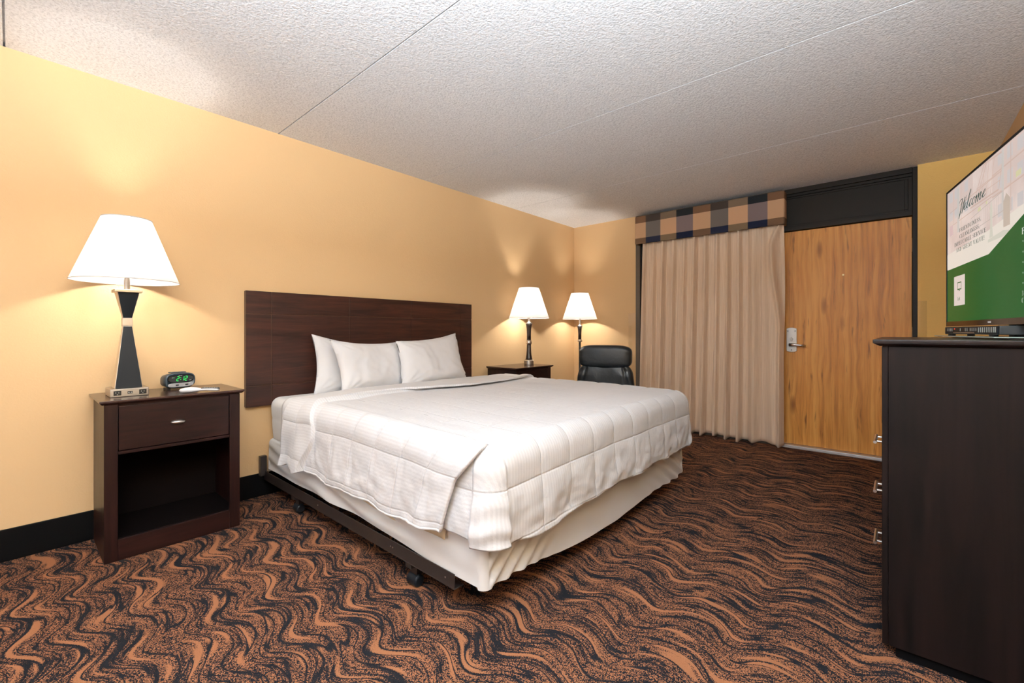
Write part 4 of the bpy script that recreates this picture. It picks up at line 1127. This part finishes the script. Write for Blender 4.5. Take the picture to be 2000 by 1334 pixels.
# hand-drawn script word
def bez(p, n=12):
    out = []
    for i in range(0, len(p) - 3, 3):
        for k in range(n + (1 if i + 3 >= len(p) - 1 else 0)):
            t = k / n; a = [Vector(q_) for q_ in p[i:i + 4]]
            out.append(a[0] * (1 - t) ** 3 + a[1] * 3 * t * (1 - t) ** 2 + a[2] * 3 * t * t * (1 - t) + a[3] * t ** 3)
    return out
def script(m, curves, s0, zb, ks, kz, slant=.35, off=.0013):
    for cv in curves:
        pts = bez(cv); 
        P_ = [Vector((s0 + (p.x + slant * p.y) * ks, zb + p.y * kz)) for p in pts]
        L_ = []; R_ = []
        for i, p in enumerate(P_):
            d = (P_[min(i + 1, len(P_) - 1)] - P_[max(0, i - 1)])
            dn = d.normalized() if d.length > 1e-9 else Vector((1, 0)); n_ = Vector((-dn.y, dn.x))
            down = 1 if d.y < -1e-9 else 0
            w = .0014 + .0032 * down * min(1, abs(dn.y)) ** 2
            L_.append(p + n_ * w / 1.0); R_.append(p - n_ * w / 1.0)
        for i in range(len(P_) - 1):
            m.face([m.v(tp(*L_[i], off)), m.v(tp(*R_[i], off)), m.v(tp(*R_[i + 1], off)), m.v(tp(*L_[i + 1], off))])
m = MB(o)
word = [
    [(-.35, 1.55), (-.30, 1.95), (.10, 2.05), (.42, 1.92), (.42, 1.3), (.40, .3), (.38, -.75)],                    # W swash, first stem
    [(.38, -.75), (.62, .3), (.90, 1.3), (1.02, 1.95)], [(1.02, 1.95), (1.0, 1.2), (.96, .4), (.93, -.2)], [(.93, -.2), (1.15, .6), (1.35, 1.4), (1.42, 2.0)],
    [(1.15, .45), (1.45, .40), (1.75, .75), (1.62, .98), (1.48, 1.08), (1.28, .75), (1.32, .35), (1.36, 0), (1.70, 0), (1.90, .45)],         # e
    [(1.90, .45), (2.25, 1.2), (2.38, 2.4), (2.20, 2.45), (2.02, 2.4), (1.95, 1.0), (1.98, .3), (2.02, -.05), (2.30, .1), (2.45, .5)],            # l
    [(2.98, .85), (2.90, 1.1), (2.60, 1.0), (2.55, .5), (2.53, 0), (2.85, -.08), (3.15, .42)],                            # c
    [(3.50, 1.0), (3.22, 1.0), (3.15, .6), (3.18, .3), (3.22, -.1), (3.60, 0), (3.66, .5), (3.70, .9), (3.52, 1.05), (3.42, .92)],         # o
    [(3.66, .8), (3.8, .75), (3.9, .85), (4.0, 1.0)], [(4.0, 1.0), (4.0, .6), (3.98, .3), (3.96, 0)], [(3.96, 0), (4.1, .7), (4.3, 1.1), (4.4, 1.0), (4.5, .9), (4.42, .4), (4.40, 0)],
    [(4.40, 0), (4.55, .7), (4.75, 1.1), (4.86, 1.0), (4.96, .85), (4.82, .3), (4.88, .1), (4.93, -.05), (5.1, .1), (5.22, .4)],       # m
    [(5.22, .4), (5.55, .40), (5.85, .75), (5.72, .98), (5.58, 1.08), (5.36, .75), (5.38, .35), (5.42, 0), (5.75, -.02), (5.95, .35)]]
script(m, word, .125, 1.608, .0515, .0285)
m.build('welcome_lettering', dk, sc, recalc=False)
q = MB(o); tbox(q, .467, .497, 1.1215, 1.1275, .003, .0034); q.build('maker_mark', M['ledwhite'], lb)
# stand
q = MB(o)
rg = []
for (k, zz) in ((1.0, CZ), (1.0, CZ + .004)):
    rg.append([P0 + DV * (SC + .29 * k * cos(2 * pi * i / 40)) + NV * (-.01 + .105 * k * sin(2 * pi * i / 40)) + Vector((0, 0, zz)) for i in range(40)])
vs = [[q.v(p) for p in r] for r in rg]
q.face(vs[0][::-1]); q.face(vs[1])
for i in range(40): q.face([vs[0][i], vs[0][(i + 1) % 40], vs[1][(i + 1) % 40], vs[1][i]])
bs_ = q.build('stand_base', M['blackglass'], tv)
q = MB(o); tbox(q, SC - .06, SC + .06, CZ + .004, Z0 + .05, -.075, -.055); q.build('stand_neck', M['black'], tv, bevel=.003)

# set-top box below the screen, resting on a tilted glass tray
tr = thing('glass_tray', 'thin glass tray lying on the chest beneath the set top box', 'tray', tuple(tp(.40, CZ, .02)))
q = MB(tuple(tr.location)); 
def trz(s): return CZ + .0055 + .0
q.hexa([tp(.10, trz(0), -.03), tp(.78, trz(0), -.03), tp(.78, trz(0), .075), tp(.10, trz(0), .075)], [tp(.10, trz(0) + .004, -.03), tp(.78, trz(0) + .004, -.03), tp(.78, trz(0) + .004, .075), tp(.10, trz(0) + .004, .075)])
q.build('tray_plate', M['glassedge'], tr, bevel=.001)
for s_, f_ in ((.12, .06), (.76, .06), (.12, -.02), (.76, -.02)): MB(tuple(tr.location)).tube([tp(s_, CZ + .0042, f_), tp(s_, CZ + .0056, f_)], .008, 12).build('rubber_foot', M['blackm'], tr)
sb = thing('set_top_box', 'black cable box with a row of lit controls under the television', 'cable box', tuple(tp(.42, CZ + .0097, .02)))
o2 = tuple(sb.location); bz0, bz1 = CZ + .016, CZ + .047
q = MB(o2); tbox(q, .125, .72, bz0, bz1, -.048, .045); q.build('case', M['blackm'], sb, bevel=.003)
q = MB(o2); tbox(q, .150, .715, bz0 + .002, bz1 - .002, .0445, .048); fp = q.build('front_panel', M['black'], sb, bevel=.002)
q = MB(o2)
for s_ in (.175, .195, .215, .235, .34, .40, .42, .455, .475, .495, .515): q = MB(o2); tbox(q, s_, s_ + .006, bz0 + .013, bz0 + .025, .0478, .0488); q.build('button', M['keys'], fp)
for s_ in (.54, .56, .58, .60, .62, .64, .66, .68, .695): q = MB(o2); tbox(q, s_, s_ + .008, bz0 + .008, bz0 + .026, .0478, .0488); q.build('button', M['keys'], fp)
q = MB(o2); tbox(q, .27, .278, bz0 + .020, bz0 + .025, .0478, .0490); q.build('power_light', M['red'], fp)
q = MB(o2); tbox(q, .26, .50, bz0 + .005, bz0 + .0075, .0478, .0495); q.build('slot_trim', M['silver'], fp)
for s_ in (.16, .62):
    for f_ in (-.03, .03): MB(o2).tube([tp(s_, CZ + .0097, f_), tp(s_, bz0 + .001, f_)], .012, 14).build('rubber_foot', M['blackm'], sb)

# ------------------------------------------------------------------ ceiling fill light, added out of view
cf2 = thing('added_ceiling_fill', 'added round frosted fill light on the ceiling by the bed', 'ceiling light', (2.85, -4.45, H))
MB().lathe([(.17, -.02), (.17, 0)], n=40).build('pan', M['silver'], cf2)
MB().lathe([(.03, -.095), (.09, -.085), (.14, -.06), (.165, -.02)], n=40).build('diffuser', emit('lit_diffuser', (.95, .97, 1, 1), 4), cf2, smooth=True)

# ------------------------------------------------------------------ lights
def area(name, loc, rot, sx, sy, power, col):
    ld = bpy.data.lights.new(name, 'AREA'); ld.shape = 'RECTANGLE'; ld.size = sx; ld.size_y = sy; ld.energy = power; ld.color = col
    lo = bpy.data.objects.new(name, ld); COL.objects.link(lo); lo.location = loc; lo.rotation_euler = rot; return lo
area('rear_fill_light', ((RX0 + RX1) / 2, REAR - .10, (RZ0 + RZ1) / 2), (pi / 2, 0, 0), RX1 - RX0, RZ1 - RZ0, 14, (.85, .92, 1.0))  # soft fill light set in the added rear window
pl_ = bpy.data.lights.new('ceiling_fill_light', 'POINT'); pl_.energy = 24; pl_.color = (.93, .96, 1.0); pl_.shadow_soft_size = .12  # directional fill from the added ceiling fixture
po = bpy.data.objects.new('ceiling_fill_light', pl_); COL.objects.link(po); po.location = (2.85, -4.45, H - .16)

# fill uplighter added behind the camera to brighten the ceiling
tl = thing('added_fill_uplighter', 'added fill uplighter shaped as a silver bowl floor lamp beside the right wall', 'lamp', (3.40, -5.15, 0))
MB().lathe([(.14, 0), (.14, .012), (.02, .03)], n=32).build('base', M['blackm'], tl)
MB().lathe([(.013, .02), (.013, 1.66)], n=16).build('pole', M['blackm'], tl)
MB().lathe([(.02, 1.65), (.10, 1.68), (.17, 1.74)], n=36, cap=False).build('bowl', M['silver'], tl, smooth=True)
sp_ = bpy.data.lights.new('uplight', 'AREA'); sp_.shape = 'DISK'; sp_.size = .30; sp_.energy = 385; sp_.color = (.76, .885, 1.0)
so_ = bpy.data.objects.new('uplight', sp_); COL.objects.link(so_); so_.location = (0, 0, 1.745); so_.rotation_euler = (pi, 0, 0); so_.parent = tl
wd = bpy.data.worlds.new('world'); scene.world = wd; wd.use_nodes = True
wd.node_tree.nodes['Background'].inputs[0].default_value = (.75, .85, 1, 1); wd.node_tree.nodes['Background'].inputs[1].default_value = .8

# ------------------------------------------------------------------ camera
cam = bpy.data.cameras.new('camera'); co = bpy.data.objects.new('camera', cam); COL.objects.link(co)
co.location = (3.1879, -4.8527, 1.0884); co.rotation_euler = (pi / 2, 0, .7212)
cam.sensor_width = 36; cam.lens = 861.389 / 2000 * 36; cam.shift_y = -19.1 / 2000; cam.clip_start = .02
scene.camera = co
scene.view_settings.view_transform = 'Standard'; scene.view_settings.look = 'None'; scene.view_settings.gamma = 1
scene.view_settings.use_curve_mapping = False; scene.view_settings.exposure = 0.36
scene.cycles.use_denoising = True
scene.cycles.max_bounces = 10; scene.cycles.diffuse_bounces = 6
scene.cycles.sample_clamp_indirect = 4
